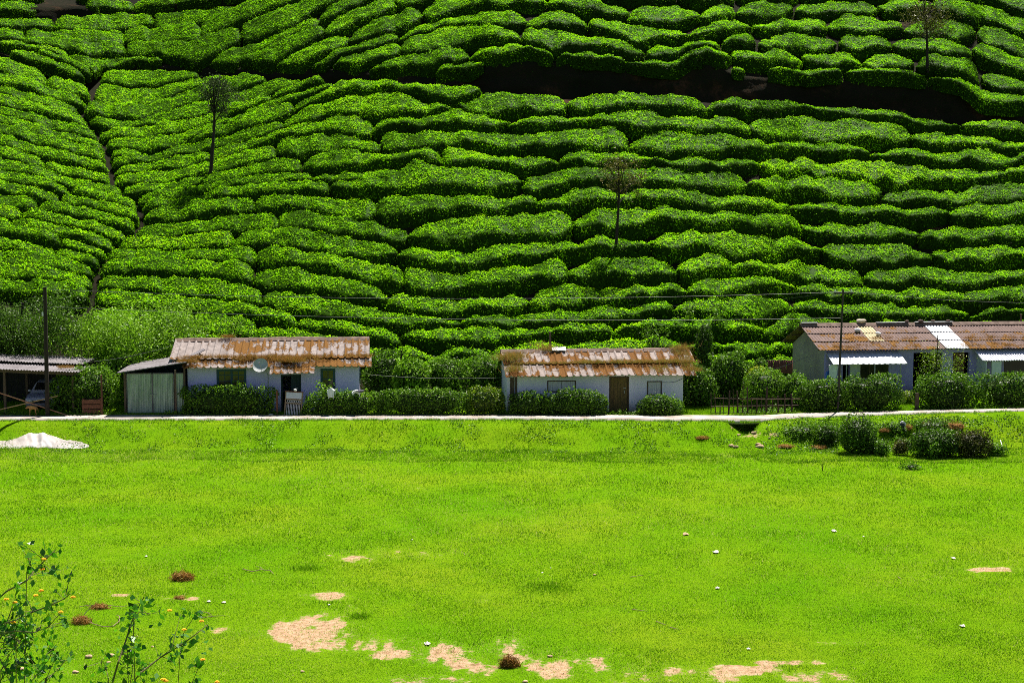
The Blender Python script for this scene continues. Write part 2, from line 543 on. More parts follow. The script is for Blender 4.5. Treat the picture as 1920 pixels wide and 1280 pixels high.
# hillside sheet: slope, terrace path, cut bank, upper slope, second terrace, top
hx = np.concatenate([np.arange(-880, -60, 60.0), np.arange(-60, 1980, 8.0), np.arange(1980, 2680, 60.0)])
rows = []
fy, fz = foot_Y(hx), foot_z(hx)
Yc, zc, zr, Yb, zt = bank_geo(hx)
Yc2, zc2, zr2, Yb2, zt2 = bank2_geo(hx)
drop = tab([(0, .1), (.25, HC), (1, HC)])
rows.append((fy - 1.2, ground_z(hx, np.minimum(fy - 1.2, 84)) - 0.12))
for k in np.linspace(0, 1, 40):
    Y = fy + (Yc - 0.3 - fy) * k
    dp = HC * min(1, 0.55 + k * 6)
    z = canopy1_z(hx, Y) - dp + 0.10 * fbm(hx * .03, Y * .6, 1.0)
    rows.append((Y, z))
rows.append((Yc + 0.2, zr))
rows.append((Yc + 1.6, zr + 0.02))
nb = 12
for k in range(nb + 1):
    f = k / nb
    wob = 0.30 * fbm(hx * .02, f * 3, 6.0) * math.sin(math.pi * min(1, f + .05))
    rows.append((Yb - 0.55 + 0.55 * f + wob, zr + (zt - zr) * f))
for k in np.linspace(0.02, 1, 34):
    Y = Yb + (Yc2 - 0.3 - Yb) * k
    dp = 0.75 + (HC - 0.75) * min(1, k * 12)
    rows.append((Y, canopy2_z(hx, Y) - dp + 0.08 * fbm(hx * .03, Y * .6, 2.0)))
rows.append((Yc2 + 0.2, zr2)); rows.append((Yc2 + 2.0, zr2))
for k in range(9):
    f = k / 8
    rows.append((Yb2 - 0.6 + 0.6 * f + .2 * fbm(hx * .02, f * 3, 8.0), zr2 + (zt2 - zr2) * f))
for k in np.linspace(0.05, 1, 12):
    Y = Yb2 + 30 * k
    rows.append((Y, canopy3_z(hx, Y) - 0.6))
HY = np.array([r[0] * np.ones(len(hx)) for r in rows]); HZ = np.array([r[1] * np.ones(len(hx)) for r in rows])
HX = (hx - 960)[None] * CT / F * HY
idx = np.arange(HX.size).reshape(HX.shape)
quads = np.stack([idx[:-1, :-1], idx[:-1, 1:], idx[1:, 1:], idx[1:, :-1]], -1).reshape(-1, 4)
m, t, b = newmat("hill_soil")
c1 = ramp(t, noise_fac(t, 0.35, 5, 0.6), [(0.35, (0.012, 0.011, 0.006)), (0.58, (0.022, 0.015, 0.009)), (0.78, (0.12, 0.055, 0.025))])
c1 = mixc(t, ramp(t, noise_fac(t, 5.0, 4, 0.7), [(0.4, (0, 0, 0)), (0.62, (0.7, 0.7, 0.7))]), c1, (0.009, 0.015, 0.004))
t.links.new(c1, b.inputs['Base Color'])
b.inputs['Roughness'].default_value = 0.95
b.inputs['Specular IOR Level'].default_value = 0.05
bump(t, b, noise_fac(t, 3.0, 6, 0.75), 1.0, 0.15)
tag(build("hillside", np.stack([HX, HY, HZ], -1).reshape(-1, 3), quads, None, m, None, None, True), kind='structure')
# ------------------------------------------------------------------ tea hedges
gully = tab([(100, 195), (128, 190), (160, 178), (185, 168), (205, 152), (225, 165), (245, 185), (270, 200), (300, 206), (330, 210), (350, 222), (370, 258), (392, 268), (415, 262), (440, 240), (465, 206), (490, 190),
             (515, 180), (545, 175), (600, 170), (660, 165)])
Z1 = [
 [(190,152),(233,163),(283,163),(317,155),(367,145),(417,138),(440,120)],
 [(180,190),(233,196),(283,193),(333,173),(383,160),(443,147),(480,120)],
 [(180,214),(200,220),(260,222),(317,205),(377,187),(467,163),(520,143),(540,120)],
 [(180,232),(207,240),(290,233),(367,220),(400,207),(467,187),(533,163),(590,145),(610,120)],
 [(190,255),(260,258),(340,245),(420,220),(500,190),(570,165),(630,146),(650,120)],
 [(193,273),(283,277),(333,267),(383,247),(450,217),(513,200),(583,175),(633,152),(665,120)],
 [(207,290),(300,283),(367,263),(433,247),(520,223),(567,202),(633,182),(673,174),(723,166),(790,180),(840,190),(873,182),(905,167),(940,120)],
 [(207,307),(300,300),(367,283),(483,257),(560,230),(633,209),(707,215),(750,213),(853,201),(923,213),(990,213),(1090,217),(1157,203),(1280,203),(1347,213),(1430,212),(1513,209),(1580,218),(1663,222),(1747,234),(1813,245),(1863,255),(1920,258),(2200,264)],
 [(210,325),(290,316),(350,308),(433,290),(520,258),(600,246),(690,254),(720,239),(840,237),(923,240),(973,236),(1073,235),(1140,233),(1207,240),(1280,246),(1347,248),(1390,255),(1530,262),(1613,264),(1680,265),(1747,272),(1843,280),(1920,282),(2200,288)],
 [(222,345),(310,338),(400,322),(480,300),(570,285),(640,280),(733,290),(800,277),(870,272),(923,281),(967,287),(1007,280),(1073,277),(1207,284),(1250,290),(1330,293),(1390,287),(1447,285),(1513,291),(1563,296),(1600,291),(1697,299),(1780,305),(1863,313),(1920,307),(2200,310)],
 [(240,362),(340,348),(420,335),(500,322),(570,318),(640,318),(720,312),(773,303),(873,317),(923,315),(1040,317),(1133,312),(1280,315),(1397,321),(1530,328),(1597,331),(1713,340),(1800,340),(1863,333),(1920,327),(2200,330)],
 [(262,378),(340,368),(420,352),(500,340),(570,336),(640,337),(720,331),(770,306),(785,250)],
 [(268,395),(340,385),(420,372),(500,362),(570,358),(640,365),(750,362),(823,360),(890,366),(930,370),(973,366),(1033,360),(1080,350),(1133,346),(1200,347),(1280,351),(1370,361),(1413,360),(1540,371),(1580,379),(1697,381),(1763,378),(1830,378),(1920,368),(2200,368)],
 [(262,415),(340,412),(420,400),(500,390),(570,390),(640,402),(707,411),(757,415),(813,407),(890,393),(940,396),(1000,393),(1073,387),(1133,380),(1200,381),(1280,385),(1330,393),(1440,400),(1580,405),(1727,410),(1780,415),(1847,418),(1920,410),(2200,410)],
 [(240,440),(340,440),(420,428),(500,422),(570,425),(640,437),(700,447),(773,460),(827,465),(867,466),(907,454),(950,448),(990,450),(1030,450),(1073,441),(1140,435),(1280,424),(1397,430),(1447,435),(1513,442),(1580,450),(1630,455),(1680,449),(1747,447),(1797,457),(1847,458),(1920,450),(2200,450)],
 [(215,462),(300,465),(400,462),(500,458),(570,462),(640,475),(720,490),(800,503),(873,503),(923,493),(957,490),(1023,484),(1090,482),(1157,472),(1280,463),(1323,470),(1397,479),(1457,483),(1497,480),(1580,500),(1637,497),(1680,493),(1747,490),(1773,500),(1827,505),(1873,498),(1920,492),(2200,492)],
 [(190,490),(280,490),(380,490),(480,492),(570,500),(640,512),(700,528),(780,545),(857,547),(940,542),(973,538),(1007,527),(1073,527),(1140,530),(1240,521),(1280,515),(1313,518),(1360,510),(1403,507),(1460,520),(1547,535),(1597,535),(1673,538),(1720,535),(1800,545),(1880,533),(1920,530),(2200,530)],
 [(180,515),(280,515),(380,518),(460,530),(540,543),(620,553),(700,570),(780,583),(860,586),(923,587),(1007,585),(1073,581),(1140,573),(1200,560),(1263,552),(1363,553),(1420,548),(1480,553),(1563,562),(1697,568),(1833,571),(1920,565),(2200,565)],
 [(176,540),(280,545),(340,552),(400,556),(480,568),(560,582),(640,596),(690,606),(807,612),(873,612),(923,610),(1000,612),(1100,606),(1180,598),(1280,593),(1410,597),(1460,592),(1513,595),(1660,600),(1760,600),(1833,598),(1920,595),(2200,595)],
 [(170,570),(280,575),(380,585),(457,592),(540,607),(620,624),(673,635),(740,642),(807,648),(923,648),(973,644),(1057,636),(1123,630),(1200,627),(1273,622),(1347,630),(1430,634),(1500,630),(1600,628),(2200,625)],
 [(170,610),(380,622),(560,642),(700,664),(800,672),(900,676),(1000,670),(1100,664),(1280,655),(1400,664),(1480,660),(2200,655)],
 [(170,645),(560,668),(700,686),(900,694),(1000,690),(1280,682),(1480,690),(2200,686)],
]
Z2 = [[(0,103),(60,122),(120,146),(180,164)],[(0,133),(60,149),(120,170),(180,188)],[(0,156),(60,172),(120,190),(170,206)],[(0,176),(60,192),(120,208),(180,224)],
      [(0,195),(60,209),(120,226),(190,245)],[(0,213),(60,228),(120,245),(200,266)],[(0,232),(60,248),(120,263),(205,286)],[(0,251),(60,267),(120,284),(208,308)],[(0,272),(60,287),(120,303),(212,327)],
      [(0,293),(60,307),(120,324),(218,349)],[(0,315),(60,328),(120,343),(230,368)],[(0,336),(60,347),(120,361),(262,392)],[(0,357),(60,367),(120,381),(262,412)],[(0,378),(60,388),(120,402),(250,428)],
      [(0,400),(60,409),(120,421),(230,448)],[(0,421),(60,430),(120,441),(210,465)],[(0,442),(60,451),(120,460),(200,482)],[(0,465),(60,471),(120,480),(190,498)],[(0,490),(60,495),(120,503),(185,517)],
      [(0,517),(60,521),(120,526),(180,540)],[(0,545),(60,548),(120,552),(180,565)]]
Z3 = [
 [(-900,40),(0,90),(60,100),(120,120),(172,140),(200,200),(600,200),(645,131),(700,139),(800,126),(880,112),(925,108),(990,100),(1040,108),(1120,112),(1200,122),(1273,130),(1300,107),(1380,120),(1500,128),(1620,128),(1720,132),(1800,143),(1840,165),(1920,175),(2200,185)],
 [(-900,20),(0,82),(60,92),(120,104),(172,126),(200,200),(600,200),(645,131),(740,107),(810,90),(900,76),(973,78),(1040,94),(1110,92),(1173,104),(1273,112),(1300,86),(1380,89),(1500,94),(1630,97),(1730,96),(1820,107),(1870,127),(1920,142),(2200,155)],
 [(0,200),(560,200),(590,131),(640,103),(740,76),(807,56),(880,42),(960,52),(1073,52),(1107,66),(1190,77),(1280,78),(1380,62),(1430,56),(1520,57),(1600,60),(1680,63),(1780,66),(1850,82),(1920,105),(2200,130)],
 [(0,200),(530,200),(545,131),(567,116),(640,83),(740,52),(840,30),(900,14),(960,8),(1060,12),(1117,28),(1173,42),(1257,47),(1320,42),(1400,32),(1500,28),(1590,26),(1700,26),(1780,22),(1853,40),(1920,66),(2200,100)],
 [(0,200),(460,200),(475,132),(520,110),(633,60),(740,22),(830,-2),(900,-15),(1100,-10),(1200,4),(1280,10),(1400,0),(1600,-4),(1780,-12),(1920,25),(2200,60)],
 [(0,200),(390,200),(405,130),(500,87),(583,50),(640,27),(700,0),(740,-20),(1200,-30),(1920,-10),(2200,20)],
 [(-900,10),(0,72),(60,82),(120,94),(180,100),(300,104),(365,117),(395,107),(427,90),(533,50),(633,7),(670,-25),(1200,-50),(2200,-15)],
 [(-900,0),(0,66),(90,74),(180,80),(320,80),(367,77),(433,47),(520,17),(560,0),(600,-40),(2200,-40)],
 [(-900,-10),(0,50),(90,55),(180,56),(250,53),(330,50),(390,36),(440,12),(470,-5),(500,-40),(2200,-60)],
]
PROF = np.array([(0.0, 0.0), (-0.02, 0.35), (-0.01, 0.68), (0.01, 0.88), (0.045, 0.98), (0.10, 1.02), (0.28, 1.03), (0.5, 1.02), (0.72, 1.0), (0.90, 0.985), (0.965, 0.91), (0.995, 0.68), (1.0, 0.15)])
delta_tab = tab([(0, -.04), (300, -.03), (520, .02), (700, .12), (900, .19), (2000, .19)])
tea_n = [0]
LEAF_D = 135.0

def tea_hedge(px0, px1, lo_fn, hi_fn, Yfun, zfun, seed, tone, dscale=1.0, hgt=HC, dens=1.0):
    n = max(8, int((px1 - px0) / 4.0))
    px = np.linspace(px0, px1, n)
    yl, yu = lo_fn(px), hi_fn(px)
    pa = 960 + (qpix(px, yl)) * F / CT
    Ya, Yb = Yfun(pa, yl), Yfun(pa, yu)
    q = qpix(px, 0.5 * (yl + yu))
    pe = 960 + q * F / CT
    wid = Yb - Ya
    xm = q * Ya
    lf = 0.45 + 0.55 * float(smooth(pe.mean(), 350, 800))
    g = 0.10 + 0.06 * rng.uniform()
    Ya2 = Ya + g + 0.24 * lf * fbm(xm * .7, seed * 3.1, 0.0, 4)
    Yb2 = Yb - g * .7 + 0.21 * lf * fbm(xm * .7, seed * 5.7, 4.0, 3)
    L = np.abs(xm[-1] - xm[0])
    s = np.abs(xm - xm[0])
    e = np.minimum(s, L - s)
    tm = 1.6 + 2.4 * float(smooth(pe.mean(), 400, 800))
    ta, tb = min(rng.uniform(.6, tm), L * .45), min(rng.uniform(.6, tm), L * .45)
    ee = np.where(s < L / 2, s / ta, (L - s) / tb)
    tp = np.sqrt(np.clip(1 - (1 - np.clip(ee, 0, 1)) ** 2.2, 0, 1))
    lean = np.where(s < L / 2, rng.uniform(-1, 1), rng.uniform(-1, 1))
    thin = np.clip(wid / 0.9, 0.1, 1)
    mid = 0.5 * (Ya2 + Yb2)
    half = np.maximum(0.5 * (Yb2 - Ya2), 0.12) * (0.14 + 0.86 * tp) * (1 + .22 * fbm(xm * .4, seed * 1.9, 2.0, 2))
    mid = mid + lean * 0.6 * lf * (0.5 * np.maximum(Yb2 - Ya2, .2) - half)
    hv = rng.normal(0, .09)
    dl = delta_tab(pe) * dscale * np.clip(wid / 1.6, .3, 1.25)
    hh = (hgt + hv + 0.14 * fbm(xm * .9, seed * 2.3, 8.0, 3)) * (0.45 + 0.55 * tp) * (0.65 + .35 * thin)
    vv, ht = PROF[:, 0], PROF[:, 1]
    lin = 1 - 2 * np.clip(vv, 0, 1)
    Yg = (mid - half)[:, None] + 2 * half[:, None] * vv[None]
    zg = np.stack([zfun(pe, Yg[:, j]) for j in range(len(vv))], 1) - HC
    lump = 0.09 * fbm(q[:, None] * Yg * .95, Yg * .95, seed, 3)
    z = zg - 0.12 + (hh[:, None] + 0.12 + dl[:, None] * lin[None] + lump) * ht[None]
    x = q[:, None] * Yg
    lat = 0.05 * vnoise(Yg * 2.1, z * 2.1, seed)
    G = np.stack([x + lat, Yg, z], -1)
    nv = len(vv)
    idx = np.arange(n * nv).reshape(n, nv)
    quads = np.stack([idx[:-1, :-1], idx[1:, :-1], idx[1:, 1:], idx[:-1, 1:]], -1).reshape(-1, 4)
    # leaves
    a, b_, c, d = [G.reshape(-1, 3)[quads[:, k]] for k in range(4)]
    nr = np.cross(c - a, d - b_)
    ar = 0.5 * np.linalg.norm(nr, axis=1)
    nr = unit(nr)
    nr = np.where((nr[:, 2:3] < -0.3), -nr, nr)
    back = nr[:, 1] > 0.55
    wgt = ar * np.where(back, 0.35, 1.0)
    cnt = int(wgt.sum() * LEAF_D * dens)
    L_ = Leaves()
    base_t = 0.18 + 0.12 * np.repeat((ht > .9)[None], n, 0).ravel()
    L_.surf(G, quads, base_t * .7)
    if cnt:
        ci = rng.choice(len(quads), cnt, p=wgt / wgt.sum())
        u, v = rng.uniform(size=(2, cnt, 1))
        pos = (a[ci] * (1 - u) + b_[ci] * u) * (1 - v) + (d[ci] * (1 - u) + c[ci] * u) * v
        nn = nr[ci]
        pos = pos + nn * rng.uniform(-0.03, 0.085, (cnt, 1))
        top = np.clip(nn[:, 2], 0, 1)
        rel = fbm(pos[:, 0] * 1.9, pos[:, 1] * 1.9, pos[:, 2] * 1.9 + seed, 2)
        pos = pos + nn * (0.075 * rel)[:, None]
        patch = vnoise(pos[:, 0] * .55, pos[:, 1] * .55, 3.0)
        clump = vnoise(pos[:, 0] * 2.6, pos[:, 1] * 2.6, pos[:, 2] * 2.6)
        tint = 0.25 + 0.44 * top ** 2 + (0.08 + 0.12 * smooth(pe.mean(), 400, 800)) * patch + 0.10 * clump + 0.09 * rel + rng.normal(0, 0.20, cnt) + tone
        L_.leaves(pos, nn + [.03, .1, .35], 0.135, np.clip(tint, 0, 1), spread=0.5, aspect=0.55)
    return L_

def ordinal(k):
    w_ = "first second third fourth fifth sixth seventh eighth ninth tenth eleventh twelfth thirteenth fourteenth fifteenth sixteenth seventeenth eighteenth nineteenth twentieth".split()
    return w_[k - 1] if 1 <= k <= 20 else "twenty-first" if k == 21 else "twenty-second"

def landmark(px):
    for lim, nm in ((330, "the corrugated garage"), (700, "the left cottage"), (930, "the gap between cottages"), (1310, "the middle cottage"), (1480, "the bamboo fence"), (9999, "the long row house")):
        if px < lim:
            return nm

tea_list = []   # (zone, row words, landmark, px mid, object)
def tea_zone(zone, lines, left_fn, right_fn, Yfun, zfun, seg_len, min_th, rowwords, wob=2.0, hgt=HC, skip=0.0, tone0=0.0, dens=1.0):
    for k in range(len(lines) - 1):
        up, lo = lines[k], lines[k + 1]      # up: smaller py
        px = np.arange(-360, 2280, 2.0)
        yl = lo(px); yu = up(px)
        ok = (yl - yu >= min_th) & (px >= left_fn(0.5 * (yl + yu))) & (px <= right_fn(0.5 * (yl + yu))) & (yl > -22)
        edges = np.flatnonzero(np.diff(np.concatenate([[0], ok.astype(int), [0]])))
        for s0, s1 in zip(edges[::2], edges[1::2]):
            a, b = px[s0], px[s1 - 1]
            if b - a < 24:
                continue
            cuts = [a]
            while True:
                mid_ = cuts[-1]
                nxt = mid_ + rng.uniform(*seg_len(mid_))
                if nxt > b - 0.45 * seg_len(nxt)[0]:
                    break
                if nxt > 1840 and zone != 2:
                    break
                cuts.append(nxt)
            cuts.append(b)
            for c0, c1 in zip(cuts[:-1], cuts[1:]):
                if c1 < -5 or c0 > 1925 or rng.uniform() < skip:
                    continue
                tea_n[0] += 1
                gap = rng.uniform(-5, 3) if zone != 3 or c0 < 1200 else rng.uniform(-2, 9)
                L_ = tea_hedge(c0 + gap * .5, c1 - gap * .5, lo, up, Yfun, zfun, tea_n[0] * 1.37 + k * 11, tone0 + rng.normal(0, 0.055) - .04 * float(smooth(.5 * (c0 + c1), 600, 1000)) + .03 * float(smooth(-.5 * (c0 + c1), -500, -200)), hgt=hgt, dens=dens)  # leaf tint lowered on middle and right hedges: deeper shadow put into colour
                o = L_.make("tea_hedge", M['tea'])
                m_ = 0.5 * (max(c0, 0) + min(c1, 1920))
                r_ = 1 + sum(1 for j in range(k) if lines[j + 1](m_) - lines[j](m_) >= min_th)
                tea_list.append((zone, r_, rowwords, m_, o))

def wobbled(fn, i, amp):
    return lambda px: fn(px) + amp * (0.35 + 0.65 * smooth(px, 450, 900)) * fbm(np.asarray(px) / 26.0, i * 7.7, 1.0, 2)

def ordered(base, lists, down=True, extra=None):
    out = [base]
    for i, pts in enumerate(lists):
        f = tab(pts); prev = out[-1]
        g = wobbled(f, i + 3, 4.0)
        if down:
            out.append((lambda g, prev: lambda px: np.maximum(g(px), prev(px)))(g, prev))
        else:
            out.append((lambda g, prev: lambda px: np.minimum(g(px), prev(px)))(g, prev))
    return out

big_ = lambda y: np.full(np.shape(y), 5000.0)
neg_ = lambda y: np.full(np.shape(y), -5000.0)
seg1 = lambda px: (170, 380) if px < 620 else (200, 480)
Z1L = ordered(crest_py, Z1)
tea_zone(1, Z1L, lambda y: gully(y) + 4, big_, canopy1_Y, canopy1_z, seg1, 8.5, "below the terrace")
Z2L = [tab(p) for p in Z2]
Z2L = [wobbled((lambda p: lambda px: np.interp(px, [a for a, _ in p], [c for _, c in p]) + np.minimum(np.asarray(px), 0) * 0.28)(p), 40 + i, 1.3) for i, p in enumerate(Z2)]
tea_zone(2, Z2L, neg_, lambda y: gully(y) - 6, canopy1_Y, canopy1_z, lambda px: (150, 330), 8.5, "left of the gully")
Z3L = ordered(lambda px: bank_py(px) - 2 - 12.0 * smooth(px, 190, 260), Z3, down=False)
Z3L.append(lambda px: np.minimum(top_py(px) + 0.0, Z3L[-2](px)))
Z3U = Z3L[::-1]
class _C:  # rows above the terrace, counted upward from the cut bank
    pass
tea_zone(3, Z3U, neg_, big_, canopy2_Y, canopy2_z, lambda px: (110, 240) if px < 700 else ((110, 250) if px < 1200 else (65, 160)), 8.0, "above the terrace", tone0=-0.04)
B2 = [lambda px, o=o: bank2_py(px) - o for o in (34, 19, 2)]
tea_zone(4, B2, neg_, lambda y: np.full(np.shape(y), 480.0), canopy3_Y, canopy3_z, lambda px: (60, 110), 8.0, "topmost corner", skip=0.35, tone0=-0.05)

names = {}
for z_, r_, rw, m_, o in tea_list:
    if z_ == 1:
        key = f"tea hedge, {ordinal(r_)} row below the terrace, above {landmark(m_)}"
    elif z_ == 2:
        key = f"tea hedge on the far left slope beside the gully, {ordinal(r_)} row down"
    elif z_ == 3:
        key = f"tea hedge, {ordinal(r_)} row over the terrace, above {landmark(m_)}"
    else:
        key = f"tea hedge in the shaded top left corner, {ordinal(r_)} row down"
    names.setdefault(key, []).append((m_, o))
for key, lst in names.items():
    lst.sort(key=lambda e: e[0])
    for i, (m_, o) in enumerate(lst):
        suf = ""
        if len(lst) == 2:
            suf = (", left one", ", right one")[i]
        elif len(lst) > 2:
            suf = f", {ordinal(i + 1)} from left" if i else ", leftmost"
        tag(o, key + suf, "tea hedge", "clipped tea hedges on the hillside")
print("tea hedges", tea_n[0])
# ------------------------------------------------------------------ buildings
class Frame:
    """a building's own axes: x along its front, y to the back, z up"""
    def __init__(s, px, Y, yaw, z=None):
        s.X0, s.Y0 = float((px - 960) * CT / F * Y), float(Y)
        s.a = R(yaw); s.c, s.s = math.cos(s.a), math.sin(s.a)
        s.z0 = float(ground_z(px, Y)) if z is None else z
        s.loc = (s.X0, s.Y0, s.z0)
    def xy(s, x, y):
        return s.X0 + x * s.c - y * s.s, s.Y0 + x * s.s + y * s.c
    def lx(s, px, y=0.0, py=700):
        q = float(qpix(px, py))
        bx, by = s.X0 - y * s.s, s.Y0 + y * s.c
        return (q * by - bx) / (s.c - q * s.s)
    def lz(s, px, py, y=0.0):
        x = s.lx(px, y, py)
        return H + float(tpix(py)) * s.xy(x, y)[1] - s.z0

def wall_holes(name, L0, L1, z0, z1, y0, y1, holes, m, parent):
    """front wall between x L0..L1 with openings (xa, xb, za, zb)"""
    xs = sorted({L0, L1, *[h[0] for h in holes], *[h[1] for h in holes]})
    zs = sorted({z0, z1, *[h[2] for h in holes], *[h[3] for h in holes]})
    xs = [x for x in xs if L0 <= x <= L1]; zs = [z for z in zs if z0 <= z <= z1]
    def solid(i, k):
        if i < 0 or k < 0 or i >= len(xs) - 1 or k >= len(zs) - 1:
            return False
        cx, cz = (xs[i] + xs[i + 1]) / 2, (zs[k] + zs[k + 1]) / 2
        return not any(h[0] < cx < h[1] and h[2] < cz < h[3] for h in holes)
    b = MB()
    for i in range(len(xs) - 1):
        for k in range(len(zs) - 1):
            if not solid(i, k):
                continue
            xa, xb, za, zb = xs[i], xs[i + 1], zs[k], zs[k + 1]
            b.add([(xa, y0, za), (xb, y0, za), (xb, y0, zb), (xa, y0, zb)], [(0, 1, 2, 3)])
            b.add([(xa, y1, za), (xb, y1, za), (xb, y1, zb), (xa, y1, zb)], [(3, 2, 1, 0)])
            if not solid(i - 1, k): b.add([(xa, y0, za), (xa, y0, zb), (xa, y1, zb), (xa, y1, za)], [(0, 1, 2, 3)])
            if not solid(i + 1, k): b.add([(xb, y0, za), (xb, y1, za), (xb, y1, zb), (xb, y0, zb)], [(0, 1, 2, 3)])
            if not solid(i, k - 1): b.add([(xa, y0, za), (xa, y1, za), (xb, y1, za), (xb, y0, za)], [(0, 1, 2, 3)])
            if not solid(i, k + 1): b.add([(xa, y0, zb), (xb, y0, zb), (xb, y1, zb), (xa, y1, zb)], [(0, 1, 2, 3)])
    return b.make(name, m, parent)

def prism_x(b, x0, x1, poly):
    """poly of (y, z) pushed from x0 to x1"""
    n = len(poly)
    vs = [(x0, y, z) for y, z in poly] + [(x1, y, z) for y, z in poly]
    fs = [tuple(range(n - 1, -1, -1)), tuple(range(n, 2 * n))] + [(i, (i + 1) % n, n + (i + 1) % n, n + i) for i in range(n)]
    return b.add(vs, fs)

def prof_big(x, pitch):      # broad pans with narrow raised ribs
    f = (x / pitch) % 1.0
    d = np.abs(f - 0.5)
    return 0.07 * np.clip((0.17 - d) / 0.07, 0, 1)
def prof_sine(x, pitch):
    return 0.024 * np.cos(2 * math.pi * x / pitch)
def prof_tin(x, pitch):
    f = (x / pitch) % 1.0
    return 0.022 * np.clip((0.2 - np.abs(f - .5)) / 0.05, 0, 1)

def sheet(name, x0, x1, a, b_, prof, pitch, m, parent, moss=None, step=None, tilt=0.0, jag=0.0, thick=0.012, phase=0.0):
    """corrugated sheet from front edge a=(y,z) up to back edge b_=(y,z)"""
    step = step or pitch / 12
    xs = np.arange(x0, x1 + step * .5, step)
    ln = math.hypot(b_[0] - a[0], b_[1] - a[1])
    ns = max(3, int(ln / 0.05))
    vs = np.linspace(0, 1, ns)
    Xg, V = np.meshgrid(xs, vs)
    col = np.floor((Xg + phase) / (pitch * 3)).astype(int)
    front = jag * (_hash(col, col * 0 + 3, col * 0) - .5)
    Vv = V + front / ln * (1 - V)
    ny, nz = -(b_[1] - a[1]) / ln, (b_[0] - a[0]) / ln
    h = prof(Xg + phase, pitch) + 0.012 * fbm(Xg * .8, V * 2, 4.0, 2) + 0.008 * ((col % 2) - .5)
    Yg = a[0] + (b_[0] - a[0]) * Vv + ny * h
    Zg = a[1] + (b_[1] - a[1]) * Vv + nz * h + tilt * (Xg - x0)
    top = np.stack([Xg, Yg, Zg], -1).reshape(-1, 3)
    bot = np.stack([Xg, Yg - ny * thick, Zg - nz * thick], -1).reshape(-1, 3)
    n_, k_ = Xg.shape
    I = np.arange(n_ * k_).reshape(n_, k_)
    q = np.stack([I[:-1, :-1], I[:-1, 1:], I[1:, 1:], I[1:, :-1]], -1).reshape(-1, 4)
    o = n_ * k_
    q2 = q[:, ::-1] + o
    e = []
    for ring in (I[0, :], I[-1, ::-1], I[::-1, 0], I[:, -1]):
        e.append(np.stack([ring[:-1], ring[:-1] + o, ring[1:] + o, ring[1:]], -1))
    ms = np.zeros(n_ * k_) if moss is None else moss(Xg, V, Yg).ravel()
    return build(name, np.concatenate([top, bot]), np.concatenate([q, q2] + e), None, m, parent, {"moss": np.concatenate([ms, ms])})

def roof_mat(name, c1, c2, moss1=(0.17, 0.074, 0.010), moss2=(0.055, 0.027, 0.008)):
    m, t, b = newmat(name)
    at = N(t, "ShaderNodeAttribute", attribute_name="moss")
    f1 = noise_fac(t, 3.0, 6, 0.7)
    base = ramp(t, f1, [(0.3, c2), (0.65, c1)])
    base = mixc(t, ramp(t, noise_fac(t, 22, 4, 0.7), [(0.5, (0, 0, 0)), (0.72, (0.6, 0.6, 0.6))]), base, tuple(0.5 * c for c in c2))
    a2 = N(t, "ShaderNodeMath", operation='MULTIPLY_ADD')
    t.links.new(noise_fac(t, 9.0, 4, 0.7), a2.inputs[0]); a2.inputs[1].default_value = 1.2
    s2 = N(t, "ShaderNodeMath", operation='SUBTRACT'); s2.inputs[1].default_value = 0.6
    t.links.new(at.outputs['Fac'], s2.inputs[0]); t.links.new(s2.outputs[0], a2.inputs[2])
    k = ramp(t, a2.outputs[0], [(0.46, (0, 0, 0)), (0.54, (1, 1, 1))])
    mc = ramp(t, noise_fac(t, 14, 5, 0.7), [(0.3, moss2), (0.55, moss1), (0.8, (0.20, 0.11, 0.03))])
    t.links.new(mixc(t, k, base, mc), b.inputs['Base Color'])
    b.inputs['Roughness'].default_value = 0.9
    b.inputs['Specular IOR Level'].default_value = 0.15
    hh = N(t, "ShaderNodeMath", operation='MULTIPLY_ADD')
    t.links.new(noise_fac(t, 30, 4, 0.7), hh.inputs[0]); hh.inputs[1].default_value = 0.5
    t.links.new(k, hh.inputs[2])
    bump(t, b, hh.outputs[0], 0.8, 0.03)
    return m

M['asb1'] = roof_mat("mossy_sheet_left", (0.32, 0.27, 0.25), (0.17, 0.14, 0.13))
M['asb2'] = roof_mat("mossy_sheet_middle", (0.34, 0.28, 0.255), (0.18, 0.145, 0.13), (0.155, 0.062, 0.008), (0.055, 0.025, 0.006))
M['asb3'] = roof_mat("brown_sheet_row", (0.21, 0.145, 0.125), (0.135, 0.095, 0.085), (0.22, 0.105, 0.022), (0.11, 0.055, 0.015))
M['ridge'] = plain("weathered_ridge", (0.22, 0.15, 0.12), (0.10, 0.065, 0.05), 3, 0.9)

